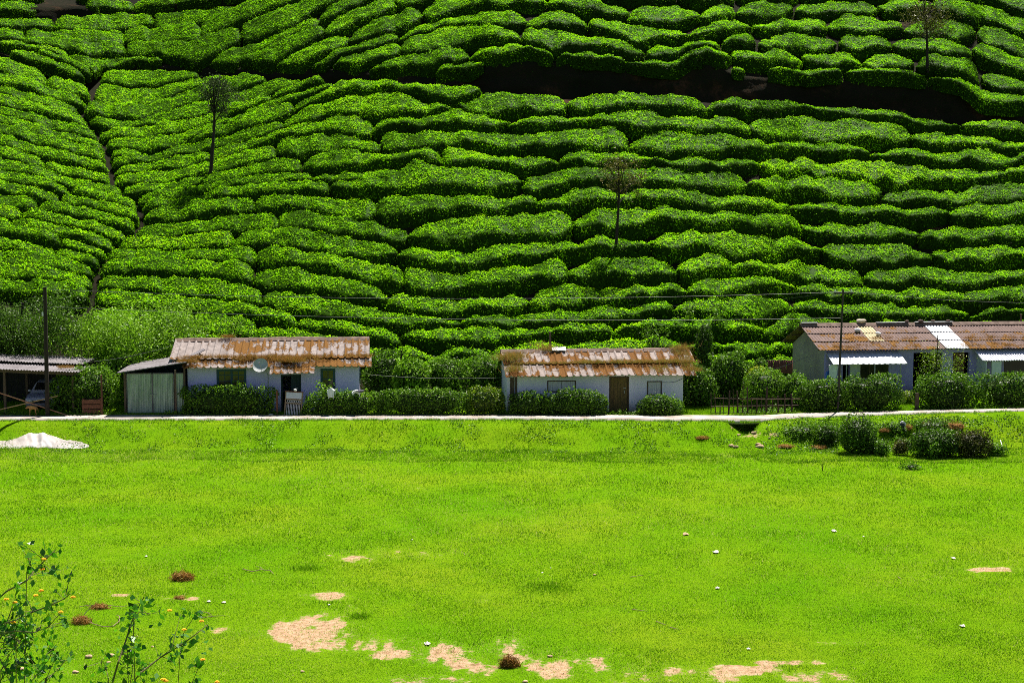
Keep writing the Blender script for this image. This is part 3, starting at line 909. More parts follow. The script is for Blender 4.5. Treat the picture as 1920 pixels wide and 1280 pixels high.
def wallmat(name, c, stain, sc=0.8, green=None):
    m, t, b = newmat(name)
    base = mixc(t, ramp(t, noise_fac(t, sc, 6, 0.7, 'Object', (1, 1, .5)), [(0.42, (0, 0, 0)), (0.75, (0.8, 0.8, 0.8))]), c, stain)
    base = mixc(t, ramp(t, noise_fac(t, 5, 6, 0.7, 'Object', (1.5, 1.5, .3)), [(0.55, (0, 0, 0)), (0.8, (0.5, 0.5, 0.5))]), base, tuple(.55 * k for k in stain))
    if green:
        tc = N(t, "ShaderNodeTexCoord"); sp = N(t, "ShaderNodeSeparateXYZ")
        t.links.new(tc.outputs['Object'], sp.inputs[0])
        ad = N(t, "ShaderNodeMath", operation='MULTIPLY_ADD'); ad.inputs[1].default_value = 1.2
        t.links.new(noise_fac(t, 1.2, 5, 0.65, 'Object'), ad.inputs[0]); t.links.new(sp.outputs[2], ad.inputs[2])
        base = mixc(t, ramp(t, ad.outputs[0], [(0, (0, 0, 0)), (0.0, (0, 0, 0))]), base, green) if False else base
        g = N(t, "ShaderNodeMapRange"); g.inputs[1].default_value = green[3]; g.inputs[2].default_value = green[4]
        t.links.new(ad.outputs[0], g.inputs[0])
        base = mixc(t, g.outputs[0], base, green[:3])
    tc2 = N(t, "ShaderNodeTexCoord"); sp2 = N(t, "ShaderNodeSeparateXYZ")
    t.links.new(tc2.outputs['Object'], sp2.inputs[0])
    sb = N(t, "ShaderNodeMath", operation='MULTIPLY_ADD'); sb.inputs[1].default_value = 0.7
    t.links.new(noise_fac(t, 2.2, 6, 0.75, 'Object', (1, 1, .6)), sb.inputs[0]); t.links.new(sp2.outputs[2], sb.inputs[2])
    g2 = N(t, "ShaderNodeMapRange"); g2.inputs[1].default_value = .85; g2.inputs[2].default_value = .35; g2.inputs[4].default_value = .75
    t.links.new(sb.outputs[0], g2.inputs[0])
    base = mixc(t, g2.outputs[0], base, (0.17, 0.12, 0.10))
    t.links.new(base, b.inputs['Base Color'])
    b.inputs['Roughness'].default_value = 0.9
    b.inputs['Specular IOR Level'].default_value = 0.15
    bump(t, b, noise_fac(t, 18, 5, 0.7), 0.35, 0.02)
    return m

M['wall1'] = wallmat("whitewash_lilac", (0.54, 0.49, 0.80), (0.42, 0.38, 0.63), 0.6, (0.36, 0.37, 0.16, 2.75, 3.9))
M['wall2'] = wallmat("whitewash", (0.68, 0.63, 0.77), (0.54, 0.49, 0.60), 0.6, (0.45, 0.44, 0.24, 2.7, 3.7))
M['wall3'] = wallmat("blue_limewash", (0.38, 0.31, 0.68), (0.29, 0.235, 0.53), 0.7)
M['gable'] = wallmat("bare_grey_render", (0.40, 0.34, 0.33), (0.20, 0.16, 0.155), 0.5)
M['grey_panel'] = wallmat("pale_panel", (0.55, 0.55, 0.62), (0.38, 0.38, 0.44), 0.8)
M['teal'] = plain("teal_paint", (0.030, 0.085, 0.105), (0.018, 0.05, 0.065), 7, 0.55, (3, 3, 1))
M['teal_dark'] = plain("dark_teal_paint", (0.010, 0.030, 0.035), (0.006, 0.018, 0.022), 7, 0.6)
M['glass'] = plain("curtained_glass", (0.085, 0.062, 0.022), (0.04, 0.032, 0.018), 3, 0.15, (3, 3, .3), 0.0, 0.5)
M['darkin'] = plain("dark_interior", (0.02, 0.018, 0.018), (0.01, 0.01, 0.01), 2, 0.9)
M['darkglass'] = plain("dark_window", (0.03, 0.024, 0.022), (0.012, 0.012, 0.012), 2, 0.12, None, 0.0, 0.5)
M['door_y'] = plain("ochre_door_boards", (0.17, 0.105, 0.028), (0.085, 0.055, 0.02), 4, 0.75, (6, 6, .6), 0.5)
M['wood'] = plain("grey_brown_wood", (0.13, 0.085, 0.055), (0.055, 0.036, 0.024), 5, 0.85, (5, 5, .8), 0.6)
M['wood_red'] = plain("red_brown_wood", (0.20, 0.075, 0.04), (0.09, 0.035, 0.02), 5, 0.8, (5, 5, .8), 0.5)
M['shutter'] = plain("old_white_shutter", (0.58, 0.55, 0.60), (0.42, 0.39, 0.40), 4, 0.8, (8, 8, .5), 0.3)
M['awning'] = plain("white_painted_tin", (0.60, 0.60, 0.66), (0.48, 0.48, 0.55), 1.5, 0.45, (1, 3, 1), 0.1, 0.4)
M['white_sheet'] = plain("bright_new_sheet", (0.70, 0.69, 0.70), (0.56, 0.55, 0.57), 1.5, 0.55, None, 0.1, 0.3)
M['yellow_sheet'] = plain("yellowed_sheet", (0.46, 0.38, 0.21), (0.34, 0.27, 0.14), 2.0, 0.6)
M['tin'] = plain("galvanised_tin", (0.36, 0.40, 0.37), (0.20, 0.25, 0.20), 1.1, 0.42, (2.5, 2.5, .5), 0.2, 0.5, 0.35)
M['tin_old'] = plain("dull_old_tin", (0.20, 0.18, 0.19), (0.10, 0.085, 0.09), 1.4, 0.6, None, 0.3, 0.3)
M['rust'] = plain("rusty_tin", (0.19, 0.065, 0.035), (0.09, 0.03, 0.02), 2.5, 0.8, (3, 3, .6), 0.4)
M['metal'] = plain("grey_metal", (0.35, 0.36, 0.37), (0.22, 0.22, 0.23), 5, 0.5, metal=0.5)
M['dish'] = plain("dish_grey", (0.42, 0.43, 0.43), (0.30, 0.31, 0.30), 3, 0.5)
M['rag_dark'] = plain("dark_cloth", (0.10, 0.09, 0.13), (0.04, 0.04, 0.05), 6, 0.9)
M['plastic_white'] = plain("white_plastic", (0.47, 0.45, 0.45), (0.36, 0.31, 0.27), 0.8, 0.4, None, 0.15, 0.4)
M['blue_cloth'] = plain("blue_cloth", (0.10, 0.22, 0.75), (0.06, 0.14, 0.5), 4, 0.8)

def moss_fn(seed, amount, lines=(), col_var=0.55, pitch=0.365, phase=0.0):
    def f(X, V, Yg):
        c = np.floor((X + phase) / pitch + 0.5)          # one value per rib
        colv = vnoise(c * 7.31 + seed, seed * 3.0)
        rib = 1 - np.clip(np.abs(((X + phase) / pitch) % 1 - .5) * 2.6, 0, 1)
        m = amount + 0.30 * fbm(X * .55 + seed, V * 1.3 + seed, 1.0) + 0.30 * fbm(X * 3.2, V * 4 + seed, 5.0) + col_var * .35 * colv + 0.20 * rib
        for v0, wd, k in lines:
            m = m + k * np.exp(-((V - v0) / wd) ** 2)
        return m
    return f

def roof_tufts(parent, pts, h, tint, name="dry_grass", n_each=40, rad=0.18):
    L_ = Leaves()
    for (x, y, z, s) in pts:
        n = int(n_each * s * s) + 6
        p = np.array([x, y, z + .07]) + np.stack([rng.normal(0, rad * s, n), rng.normal(0, rad * .55 * s, n), rng.uniform(-.02, .04, n)], -1)
        L_.blades(p, h * s, 0.014, np.clip(rng.normal(tint, .22, n), 0, 1), lean=0.55)
    return L_.make(name, M['straw'], parent)

def ridge_cap(x0, x1, y, z, parent, m, wob=0.02, piece=1.1):
    b = MB()
    x = x0
    while x < x1 - .05:
        e = min(x + piece * random.uniform(.8, 1.2), x1)
        dz = random.uniform(-wob, wob); dz2 = random.uniform(-wob, wob)
        vs, fs = [], []
        for xx, d in ((x, dz), (e, dz2)):
            for (yy, zz) in ((-.26, -.11), (-.09, .035), (0, .06), (.09, .035), (.26, -.11), (.25, -.13), (0, .03), (-.25, -.13)):
                vs.append((xx, y + yy, z + zz + d))
        for k in range(8):
            fs.append((k, (k + 1) % 8, 8 + (k + 1) % 8, 8 + k))
        fs += [tuple(range(7, -1, -1)), tuple(range(8, 16))]
        b.add(vs, fs)
        x = e + 0.006
    return b.make("ridge_cap", m, parent)

def window(parent, x0, x1, z0, z1, y, cols, mframe, mglass, name="window", bars=2, y_in=0.10, fw=.07):
    b = MB()
    b.box(x0, x0 + fw, y, y + .12, z0, z1); b.box(x1 - fw, x1, y, y + .12, z0, z1)
    b.box(x0 + fw, x1 - fw, y, y + .12, z0, z0 + fw); b.box(x0 + fw, x1 - fw, y, y + .12, z1 - fw, z1)
    f = b.make(name, mframe, parent)
    iw = (x1 - x0 - 2 * fw)
    for c in range(cols):
        a, e = x0 + fw + iw * c / cols, x0 + fw + iw * (c + 1) / cols
        s = MB(); sw = .055
        s.box(a, a + sw, y + .03, y + .08, z0 + fw, z1 - fw); s.box(e - sw, e, y + .03, y + .08, z0 + fw, z1 - fw)
        s.box(a + sw, e - sw, y + .03, y + .08, z0 + fw, z0 + fw + sw); s.box(a + sw, e - sw, y + .03, y + .08, z1 - fw - sw, z1 - fw)
        mx, mz = (a + e) / 2, (z0 + z1) / 2
        s.box(mx - .018, mx + .018, y + .035, y + .075, z0 + fw + sw, z1 - fw - sw)
        for zz in ([mz] if bars == 2 else [z0 + (z1 - z0) * .36, z0 + (z1 - z0) * .68]):
            s.box(a + sw, mx - .018, y + .037, y + .073, zz - .016, zz + .016); s.box(mx + .018, e - sw, y + .037, y + .073, zz - .016, zz + .016)
        s.make("sash", mframe, f)
        MB().box(a + sw - .005, e - sw + .005, y + .05, y + .058, z0 + fw + sw - .005, z1 - fw - sw + .005).make("glass_pane", mglass, f)
    return f

def plank_door(parent, x0, x1, z0, z1, y, m, n=5, name="door", handle=True):
    d = MB(); wd = (x1 - x0) / n
    for i in range(n):
        d.box(x0 + wd * i + .004, x0 + wd * (i + 1) - .004, y + random.uniform(-.004, .004), y + .045, z0, z1)
    d.box(x0 + .01, x1 - .01, y + .04, y + .06, z0 + .02, z1 - .02)
    o = d.make(name, m, parent)
    if handle:
        h = MB(); h.box(x1 - .2, x1 - .16, y - .05, y - .006, z0 + .95, z0 + 1.10); h.box(x1 - .24, x1 - .10, y - .03, y - .006, z0 + 1.2, z0 + 1.24)
        h.make("handle", M['metal'], o)
    return o

# ---- left cottage
A = Frame(346, 72.1, 5.5)
h1 = empty("cottage", A.loc, A.a, "lilac white cottage with orange mossy ribbed roof and satellite dish on its front", "house")
LW = A.lx(673); zt = A.lz(500, 684)            # wall top
winA = (A.lx(406, py=710), A.lx(462, py=710), A.lz(430, 728), A.lz(430, 691.5))
winB = (A.lx(601, py=710), A.lx(629, py=710), A.lz(615, 730), A.lz(615, 690.5))
dorA = (A.lx(527, py=740), A.lx(565, py=740), 0.0, A.lz(545, 702))
wall_holes("wall", 0, LW, -0.15, zt, 0, .22, [winA, winB, dorA], M['wall1'], h1)
eY, eZ = -0.55, A.lz(500, 687, -0.55)
rY = 2.55; rZ = A.lz(500, 636, rY)
D1 = 5.1
b = MB()
for x0 in (0.002, LW - .222):
    prism_x(b, x0, x0 + .22, [(.222, -.15), (D1, -.15), (D1, zt), (rY, rZ - .12), (.222, zt + .1)])
b.box(.222, LW - .222, D1 - .22, D1 - .002, -.15, zt)
b.make("side_wall", M['wall1'], h1)
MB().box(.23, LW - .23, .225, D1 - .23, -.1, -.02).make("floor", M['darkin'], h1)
cY, cZ = 0.35, eZ + (rZ - eZ) * (0.35 - eY) / (rY - eY)     # step between upper and lower sheets
for x in np.linspace(.1, LW - .1, 7):
    MB().tube([(x, eY + .15, eZ - .05), (x, rY, rZ - .09), (x, D1 + .4, eZ - .06)], .045, 5).make("rafter", M['wood'], h1)
xl, xr = A.lx(341, eY), A.lx(697, eY)
xlu, xru = A.lx(330, rY), A.lx(693, rY)
roof = sheet("roof", xlu, xru, (cY - .12, cZ - .0), (rY, rZ), prof_big, .365, M['asb1'], h1,
             (lambda base: lambda X, V, Yg: base(X, V, Yg) * np.clip((X - 1.4) / 1.2, .55, 1))(moss_fn(1.3, .49, [(0.0, .12, .5), (1.0, .05, .25)])), jag=.05)
sheet("lower_sheets", xl, xr, (eY, eZ - .05), (cY + .12, cZ + .02), prof_big, .365, M['asb1'], roof, moss_fn(4.1, .55, [(1.0, .3, .25)]), jag=.08)
sheet("back_sheets", xlu, xru, (D1 + .5, eZ - .1), (rY + .02, rZ), prof_big, .365, M['asb1'], roof, moss_fn(7.7, .35))
px0, px1 = A.lx(505, -1.1), A.lx(589, -1.1)
pz = A.lz(545, 701, -1.15)
sheet("porch_roof", px0, px1, (-1.15, pz), (-.3, eZ + .06), prof_big, .365, M['asb1'], roof, moss_fn(9.4, .54), jag=.05)
ridge_cap(xlu, xru, rY, rZ + .05, roof, M['ridge'], .025)
b = MB()      # broken loose piece lying on the roof
x0 = A.lx(346, .5); b.add([(x0, .15, cZ + .05), (x0 + .2, -.02, cZ - .02), (x0 + 1.05, .8, cZ + .42), (x0 + .95, .95, cZ + .47),
      (x0, .15, cZ + .09), (x0 + .2, -.02, cZ + .02), (x0 + 1.05, .8, cZ + .46), (x0 + .95, .95, cZ + .51)],
      [(3, 2, 1, 0), (4, 5, 6, 7), (0, 1, 5, 4), (1, 2, 6, 5), (2, 3, 7, 6), (3, 0, 4, 7)])
b.make("broken_sheet", M['tin_old'], roof)
pts = []
for i in range(70):
    pts.append((rng.uniform(A.lx(342), xr - .2), cY - .16 + rng.normal(0, .06), cZ + .0, rng.uniform(.6, 1.1)))
for i in range(26):
    pts.append((rng.uniform(A.lx(440), A.lx(600)), cY - .3 + rng.normal(0, .2), cZ - .12, rng.uniform(.5, 1.3)))
for i in range(14):
    x = rng.normal(A.lx(556), .3); pts.append((x, -.1 + rng.normal(0, .15), cZ - .2, 1.4))
for i in range(8):
    pts.append((A.lx(350, eY) + rng.normal(0, .15), eY + .3, eZ + .15, 1.1))
for i in range(6):
    pts.append((A.lx(430 + rng.normal(0, 5), rY), rY - .1, rZ + .06, .8))
roof_tufts(roof, pts, .2, .6, n_each=80)
window(h1, *winA, .04, 2, M['teal'], M['glass'], bars=3)
window(h1, *winB, .04, 1, M['teal'], M['glass'], bars=2)
b = MB(); x0, x1, z0, z1 = dorA
b.box(x0, x0 + .08, .02, .16, 0, z1); b.box(x1 - .08, x1, .02, .16, 0, z1); b.box(x0 + .08, x1 - .08, .02, .16, z1 - .08, z1)
b.make("door_frame", M['teal_dark'], h1)
plank_door(h1, x0 + (x1 - x0) * .5, x1 - .08, 0, z1 - .08, .1, M['teal_dark'], 3)
# satellite dish on its bent pole
dx, dz = A.lx(489, -.5), A.lz(489, 686, -.6)
b = MB(); prof = [(0.0001, 0), (.15, .012), (.28, .045), (.38, .085), (.40, .095)]
b.lathe((0, 0, 0), prof, 22); b.lathe((0, 0, 0.012), [(r, h) for r, h in prof][::-1], 22)
dish = b.make("satellite_dish", M['dish'], h1, shade=True)
dish.location = (dx, -.55, dz); dish.rotation_euler = (R(58), R(-14), R(0))
b = MB(); b.tube([(0, -.38, .02), (0.02, -.2, .22), (0.02, -.05, .42)], .014, 6); b.box(-.03, .05, -.06, .02, .40, .48); b.make("feed_arm", M['metal'], dish)
b = MB(); xb = A.lx(503, -.2)
b.tube([(dx, -.5, dz), (dx + .25, -.42, dz - .25), (xb, -.3, dz - .5), (xb, -.3, .0)], .025, 7); b.make("dish_pole", M['metal'], h1)

# ---- garage with corrugated doors
G = Frame(229, 71.6, 4.0)
g = empty("garage", G.loc, G.a, "corrugated metal garage with double doors and a lean-to tin roof beside the left cottage", "garage")
gw = G.lx(345); gz = G.lz(290, 701)
def corr_door(name, x0, x1, z0, z1, y, parent):
    st = .014
    xs = np.arange(x0, x1, st)
    h = .018 * np.sign(np.sin(2 * math.pi * xs / .125)) * np.minimum(1, np.abs(np.sin(2 * math.pi * xs / .125)) * 2.2)
    n = len(xs)
    v = np.concatenate([np.stack([xs, y + h, np.full(n, z0)], -1), np.stack([xs, y + h, np.full(n, z1)], -1), np.stack([xs, y + h + .006, np.full(n, z0)], -1), np.stack([xs, y + h + .006, np.full(n, z1)], -1)])
    i = np.arange(n - 1)
    q = np.concatenate([np.stack([i, i + 1, n + i + 1, n + i], -1), np.stack([3 * n + i, 3 * n + i + 1, 2 * n + i + 1, 2 * n + i], -1)])
    o = build(name, v, q, None, M['tin'], parent)
    f = MB(); f.box(x0 - .03, x0 - .002, y - .03, y + .05, z0, z1); f.box(x1 + .002, x1 + .03, y - .03, y + .05, z0, z1); f.box(x0, x1, y - .03, y + .05, z1 + .002, z1 + .05)
    f.make("door_frame", M['tin_old'], o)
    return o
xm = G.lx(285); xe = G.lx(326)
d1 = corr_door("door", .05, xm - .035, .05, gz, 0.02, g)
d2 = corr_door("door", xm + .035, xe - .04, .05, gz, 0.02, g)
MB().box(xm - .16, xm + .16, -.03, -.01, gz * .48, gz * .48 + .035).make("bolt", M['metal'], d1)
corr_door("fixed_panel", xe + .04, gw - .05, .05, gz, 0.04, g)
MB().box(-.10, .0, -.06, .06, -.1, gz + .05).make("post", M['wood'], g)
MB().box(gw - .02, gw + .06, -.04, .08, -.1, G.lz(340, 688)).make("post", M['wood'], g)
b = MB(); prism_x(b, -.09, -.05, [(.06, -.1), (3.6, -.1), (3.6, gz + .1), (.06, gz + .06)]); b.box(-.05, gw, 3.5, 3.56, -.1, gz + .2); b.make("side_wall", M['teal'], g)
zl, zr_ = G.lz(222, 700, -.3), G.lz(345, 680, -.3)
b = MB(); xl0, xr0 = G.lx(219, -.3), G.lx(349, -.3)
nx = 34
for i in range(nx):
    a0, a1 = i / nx, (i + 1) / nx
    za, zb = zl + (zr_ - zl) * a0, zl + (zr_ - zl) * a1
    o_ = .018 * (i % 2)
    b.add([(xl0 + (xr0 - xl0) * a0, -.32, za), (xl0 + (xr0 - xl0) * a1, -.32, zb), (xl0 + (xr0 - xl0) * a1, 3.7, zb + .1), (xl0 + (xr0 - xl0) * a0, 3.7, za + .1),
           (xl0 + (xr0 - xl0) * a0, -.32, za + .045 + o_), (xl0 + (xr0 - xl0) * a1, -.32, zb + .045 - o_ * .3), (xl0 + (xr0 - xl0) * a1, 3.7, zb + .145), (xl0 + (xr0 - xl0) * a0, 3.7, za + .145 + o_)],
          [(0, 3, 2, 1), (4, 5, 6, 7), (0, 1, 5, 4), (2, 3, 7, 6), (1, 2, 6, 5), (3, 0, 4, 7)])
b.make("roof", M['tin_old'], g)
MB().box(xl0 + .1, xr0 - .05, .5, 3.4, -.1, -.03).make("floor", M['darkin'], g)

# ---- middle cottage
B = Frame(951, 71.95, 5.0)
h2 = empty("cottage", B.loc, B.a, "small white cottage with rust and grass covered roof and a plain ochre plank door", "house")
LW2 = B.lx(1281); zt2 = B.lz(1100, 702)
shA = (B.lx(1026, py=720), B.lx(1080, py=720), B.lz(1050, 735), B.lz(1050, 713))
shB = (B.lx(1213, py=720), B.lx(1241, py=720), B.lz(1225, 741), B.lz(1225, 714))
drB = (B.lx(1142, py=740), B.lx(1179.5, py=740), 0.0, B.lz(1160, 705.5))
wall_holes("wall", 0, LW2, -.15, zt2, 0, .22, [shA, shB, drB], M['wall2'], h2)
eY2, eZ2 = -.5, B.lz(1100, 703.5, -.5)
rY2 = 2.35; rZ2 = B.lz(1100, 657, rY2); D2 = 4.7
b = MB()
for x0 in (0.002, LW2 - .222):
    prism_x(b, x0, x0 + .22, [(.222, -.15), (D2, -.15), (D2, zt2), (rY2, rZ2 - .12), (.222, zt2 + .08)])
b.box(.222, LW2 - .222, D2 - .22, D2 - .002, -.15, zt2)
b.make("side_wall", M['wall2'], h2)
for x in np.linspace(.1, LW2 - .1, 7):
    MB().tube([(x, eY2 + .15, eZ2 - .06), (x, rY2, rZ2 - .09), (x, D2 + .3, eZ2 - .08)], .045, 5).make("rafter", M['wood'], h2)
f = 0.52
cY2, cZ2 = eY2 + (rY2 - eY2) * (1 - f), eZ2 + (rZ2 - eZ2) * (1 - f)
xl2, xr2 = B.lx(948, eY2), B.lx(1306, eY2)
roof2 = sheet("roof", B.lx(938.5, rY2), B.lx(1284, rY2) + .25, (cY2 - .12, cZ2), (rY2, rZ2), prof_big, .365, M['asb2'], h2, moss_fn(12.3, .455, [(0.0, .15, .3), (1.0, .06, .3)], 1.3), jag=.06)
sheet("lower_sheets", xl2, xr2, (eY2, eZ2 - .05), (cY2 + .12, cZ2 + .02), prof_big, .365, M['asb2'], roof2, moss_fn(15.1, .46, [(1.0, .2, .3)], 1.3), jag=.09)
sheet("back_sheets", B.lx(938.5, rY2), B.lx(1284, rY2), (D2 + .45, eZ2 - .1), (rY2 + .02, rZ2), prof_big, .365, M['asb2'], roof2, moss_fn(2.7, .35))
ridge_cap(B.lx(938.5, rY2), B.lx(1283, rY2), rY2, rZ2 + .05, roof2, M['ridge'], .03)
pts = []
for i in range(150):
    x = rng.uniform(B.lx(1010), B.lx(1300)); pts.append((x, cY2 - .2 + rng.normal(0, .07), cZ2 - .05, rng.uniform(.6, 1.25) * (0.5 + .5 * smooth(x, B.lx(1020), B.lx(1120)))))
for i in range(28):
    pts.append((rng.uniform(xl2 + .5, B.lx(1010)), cY2 - .2 + rng.normal(0, .05), cZ2 - .05, .55))
for i in range(40):
    u = rng.uniform(); yy = eY2 + .1 + (rY2 - eY2) * u * .95
    pts.append((B.lx(1296 - 14 * u) + rng.normal(0, .22) + .1, yy, eZ2 + (yy - eY2) / (rY2 - eY2) * (rZ2 - eZ2), rng.uniform(.8, 1.25)))
for (px_, u_, s_, n_) in ((960, .62, 2.0, 9), (966, .18, 1.5, 6), (1024, .97, 1.6, 5), (1275, .93, 1.5, 5), (1240, .12, 1.2, 5)):
    for i in range(n_):
        yy = eY2 + (rY2 - eY2) * u_ + rng.normal(0, .15); pts.append((B.lx(px_, yy) + rng.normal(0, .16), yy, eZ2 + (yy - eY2) / (rY2 - eY2) * (rZ2 - eZ2) + .02, s_))
roof_tufts(roof2, pts, .18, .86, n_each=40)
b = MB()
for (a_, e_) in ((1034, 1046), (1044, 1060)):
    x0, x1 = B.lx(a_, rY2), B.lx(e_, rY2)
    b.add([(x0, rY2 - .3, rZ2 + .04), (x1, rY2 - .34, rZ2 + .02), (x1, rY2 - .02, rZ2 + .19), (x0, rY2 - .02, rZ2 + .16), (x0, rY2 - .3, rZ2 + .06), (x1, rY2 - .34, rZ2 + .04), (x1, rY2 - .02, rZ2 + .22), (x0, rY2 - .02, rZ2 + .18)],
          [(3, 2, 1, 0), (4, 5, 6, 7), (0, 1, 5, 4), (1, 2, 6, 5), (2, 3, 7, 6), (3, 0, 4, 7)])
b.make("patch_sheet", M['white_sheet'], roof2)
def shutter(parent, r, leaves, m):
    x0, x1, z0, z1 = r
    b = MB(); b.box(x0, x0 + .05, -.015, .1, z0, z1); b.box(x1 - .05, x1, -.015, .1, z0, z1); b.box(x0 + .05, x1 - .05, -.015, .1, z1 - .05, z1); b.box(x0 + .05, x1 - .05, -.015, .1, z0, z0 + .05)
    f_ = b.make("window", M['wood'], parent)
    wd = (x1 - x0 - .1) / leaves
    for i in range(leaves):
        plank_door(f_, x0 + .055 + wd * i, x0 + .045 + wd * (i + 1), z0 + .06, z1 - .06, .02, m, 3, "shutter", False)
shutter(h2, shA, 2, M['shutter']); shutter(h2, shB, 1, M['shutter'])
x0, x1, z0, z1 = drB
b = MB(); b.box(x0, x0 + .07, .0, .14, 0, z1); b.box(x1 - .07, x1, .0, .14, 0, z1); b.box(x0 + .07, x1 - .07, .0, .14, z1 - .07, z1); b.make("door_frame", M['wood'], h2)
plank_door(h2, x0 + .075, x1 - .075, .02, z1 - .075, .06, M['door_y'], 5)
b = MB(); xq = B.lx(960); b.box(xq - .1, xq + .12, -.035, -.003, 0, zt2 - .12); b.box(xq + .16, xq + .26, -.05, -.003, 0, zt2 - .1); b.make("corner_board", M['wood'], h2)
b = MB(); zz = B.lz(1270, 716)
b.tube([(B.lx(1242), -.02, zz), (B.lx(1255), -.025, zz - .02), (B.lx(1268), -.025, zz + .03), (B.lx(1281), -.02, zz + .2)], .009, 5); b.make("cable", M['darkin'], h2)

# ---- long row house on the right
Cc = Frame(1553, 77.2, 6.5)
h3 = empty("row_house", Cc.loc, Cc.a, "long blue row house with brown corrugated roof and two white tin awnings", "house")
L3 = Cc.lx(2120); zt3 = Cc.lz(1640, 656)
eY3, eZ3 = -.5, Cc.lz(1640, 655.5, -.5)
rY3 = 2.9; rZ3 = Cc.lz(1640, 608, rY3); D3 = 5.9
hz = lambda py: Cc.lz(1650, py)
op = [(Cc.lx(1580), Cc.lx(1593), 0, hz(670)), (Cc.lx(1613), Cc.lx(1666), hz(709), hz(672)), (Cc.lx(1712), Cc.lx(1766), 0, hz(662)), (Cc.lx(1786), Cc.lx(1817), 0, hz(662)), (Cc.lx(1882), Cc.lx(1950), hz(709), hz(668))]
wall_holes("wall", 0, L3, -.2, zt3, 0, .22, op, M['wall3'], h3)
b = MB(); prism_x(b, 0.002, .222, [(.222, -.2), (D3, -.2), (D3, zt3 - .1), (rY3, rZ3 - .14), (.222, zt3 + .05)]); b.make("gable_wall", M['gable'], h3)
b = MB(); b.box(.222, L3, D3 - .22, D3 - .002, -.2, zt3 - .15); b.box(L3 - .22, L3 - .002, .222, D3 - .222, -.2, zt3 - .1)
for px_ in (1700, 1775, 1840):
    x = Cc.lx(px_); b.box(x - .08, x + .08, .225, D3 - .225, -.2, zt3 - .1)
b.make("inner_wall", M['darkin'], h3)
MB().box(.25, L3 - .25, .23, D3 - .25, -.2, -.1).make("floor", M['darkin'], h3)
xl3 = -0.55; xr3 = L3 + .4
for zf in (.12, .5, .86):
    for sgn in (0, 1):
        yy = (eY3 + (rY3 - eY3) * zf) if sgn == 0 else (D3 + .5 - (D3 + .5 - rY3) * zf)
        zz = eZ3 + (rZ3 - eZ3) * zf - .10
        MB().box(xl3 + .06, .5, yy - .04, yy + .04, zz - .08, zz).make("purlin", M['wood'], h3)
mf = lambda s, a: (lambda X, V, Yg: a + .30 * fbm(X * .6 + s, V * 1.2, s) + .34 * fbm(X * 3.5, V * 3 + s, 5.0) + .25 * np.exp(-(V / .12) ** 2))
strip = (Cc.lx(1728, rY3), Cc.lx(1768, rY3))
yel = (Cc.lx(1603, rY3) , Cc.lx(1630, rY3))
roof3 = None
for ci, (f0, f1) in enumerate(((0, .36), (.33, .68), (.65, 1.0))):
    pa = (eY3 + (rY3 - eY3) * f0, eZ3 + (rZ3 - eZ3) * f0 + .0); pb = (eY3 + (rY3 - eY3) * f1, eZ3 + (rZ3 - eZ3) * f1 - .035)
    am = (.40, .27, .17)[ci]
    spans = [(xl3, strip[0] - .01, M['asb3']), (strip[1] + .01, xr3, M['asb3'])]
    if ci:
        spans = [(xl3, yel[0] - .01, M['asb3']), (yel[0], yel[1], M['yellow_sheet']), (yel[1] + .01, strip[0] - .01, M['asb3']), (strip[1] + .01, xr3, M['asb3'])]
    for x0, x1, mm in spans:
        o = sheet("roof" if roof3 is None else ("skylight_sheet" if mm is M['yellow_sheet'] else "roof_sheet"), x0, x1, pa, pb, prof_sine, .178, mm, h3 if roof3 is None else roof3, mf(ci * 3.3 + x0, am), step=.0223, jag=.03)
        roof3 = roof3 or o
    sheet("white_strip", strip[0], strip[1], (pa[0], pa[1] + .03), (pb[0], pb[1] + .03), prof_sine, .178, M['white_sheet'], roof3, None, step=.0223)
sheet("back_sheets", xl3, xr3, (D3 + .5, eZ3 - .1), (rY3 + .02, rZ3), prof_sine, .178, M['asb3'], roof3, mf(2.2, .25), step=.0445)
ridge_cap(xl3, xr3, rY3, rZ3 + .05, roof3, M['ridge'], .015, 2.4)
b = MB(); b.box(Cc.lx(1640, rY3), Cc.lx(1700, rY3), rY3 - .2, rY3 + .02, rZ3 + .10, rZ3 + .125); b.box(Cc.lx(1712, rY3), Cc.lx(1782, rY3), rY3 - .22, rY3 + .02, rZ3 + .115, rZ3 + .145); b.box(Cc.lx(1500, rY3), Cc.lx(1530, rY3), rY3 - .2, rY3 + .05, rZ3 + .12, rZ3 + .15)
b.make("ridge_sheet", M['white_sheet'], roof3)
pts = []
for i in range(90):
    f0 = random.choice([0.02, .03, .04, .33, .35, .1]); yy = eY3 + (rY3 - eY3) * f0 + rng.normal(0, .05)
    px_ = random.choice([rng.uniform(1560, 1620), rng.uniform(1620, 1725), rng.uniform(1800, 1925), rng.uniform(1800, 1925)])
    pts.append((Cc.lx(px_, yy), yy, eZ3 + (yy - eY3) / (rY3 - eY3) * (rZ3 - eZ3) + .02, rng.uniform(.5, 1.15)))
roof_tufts(roof3, pts, .17, .42, n_each=44)
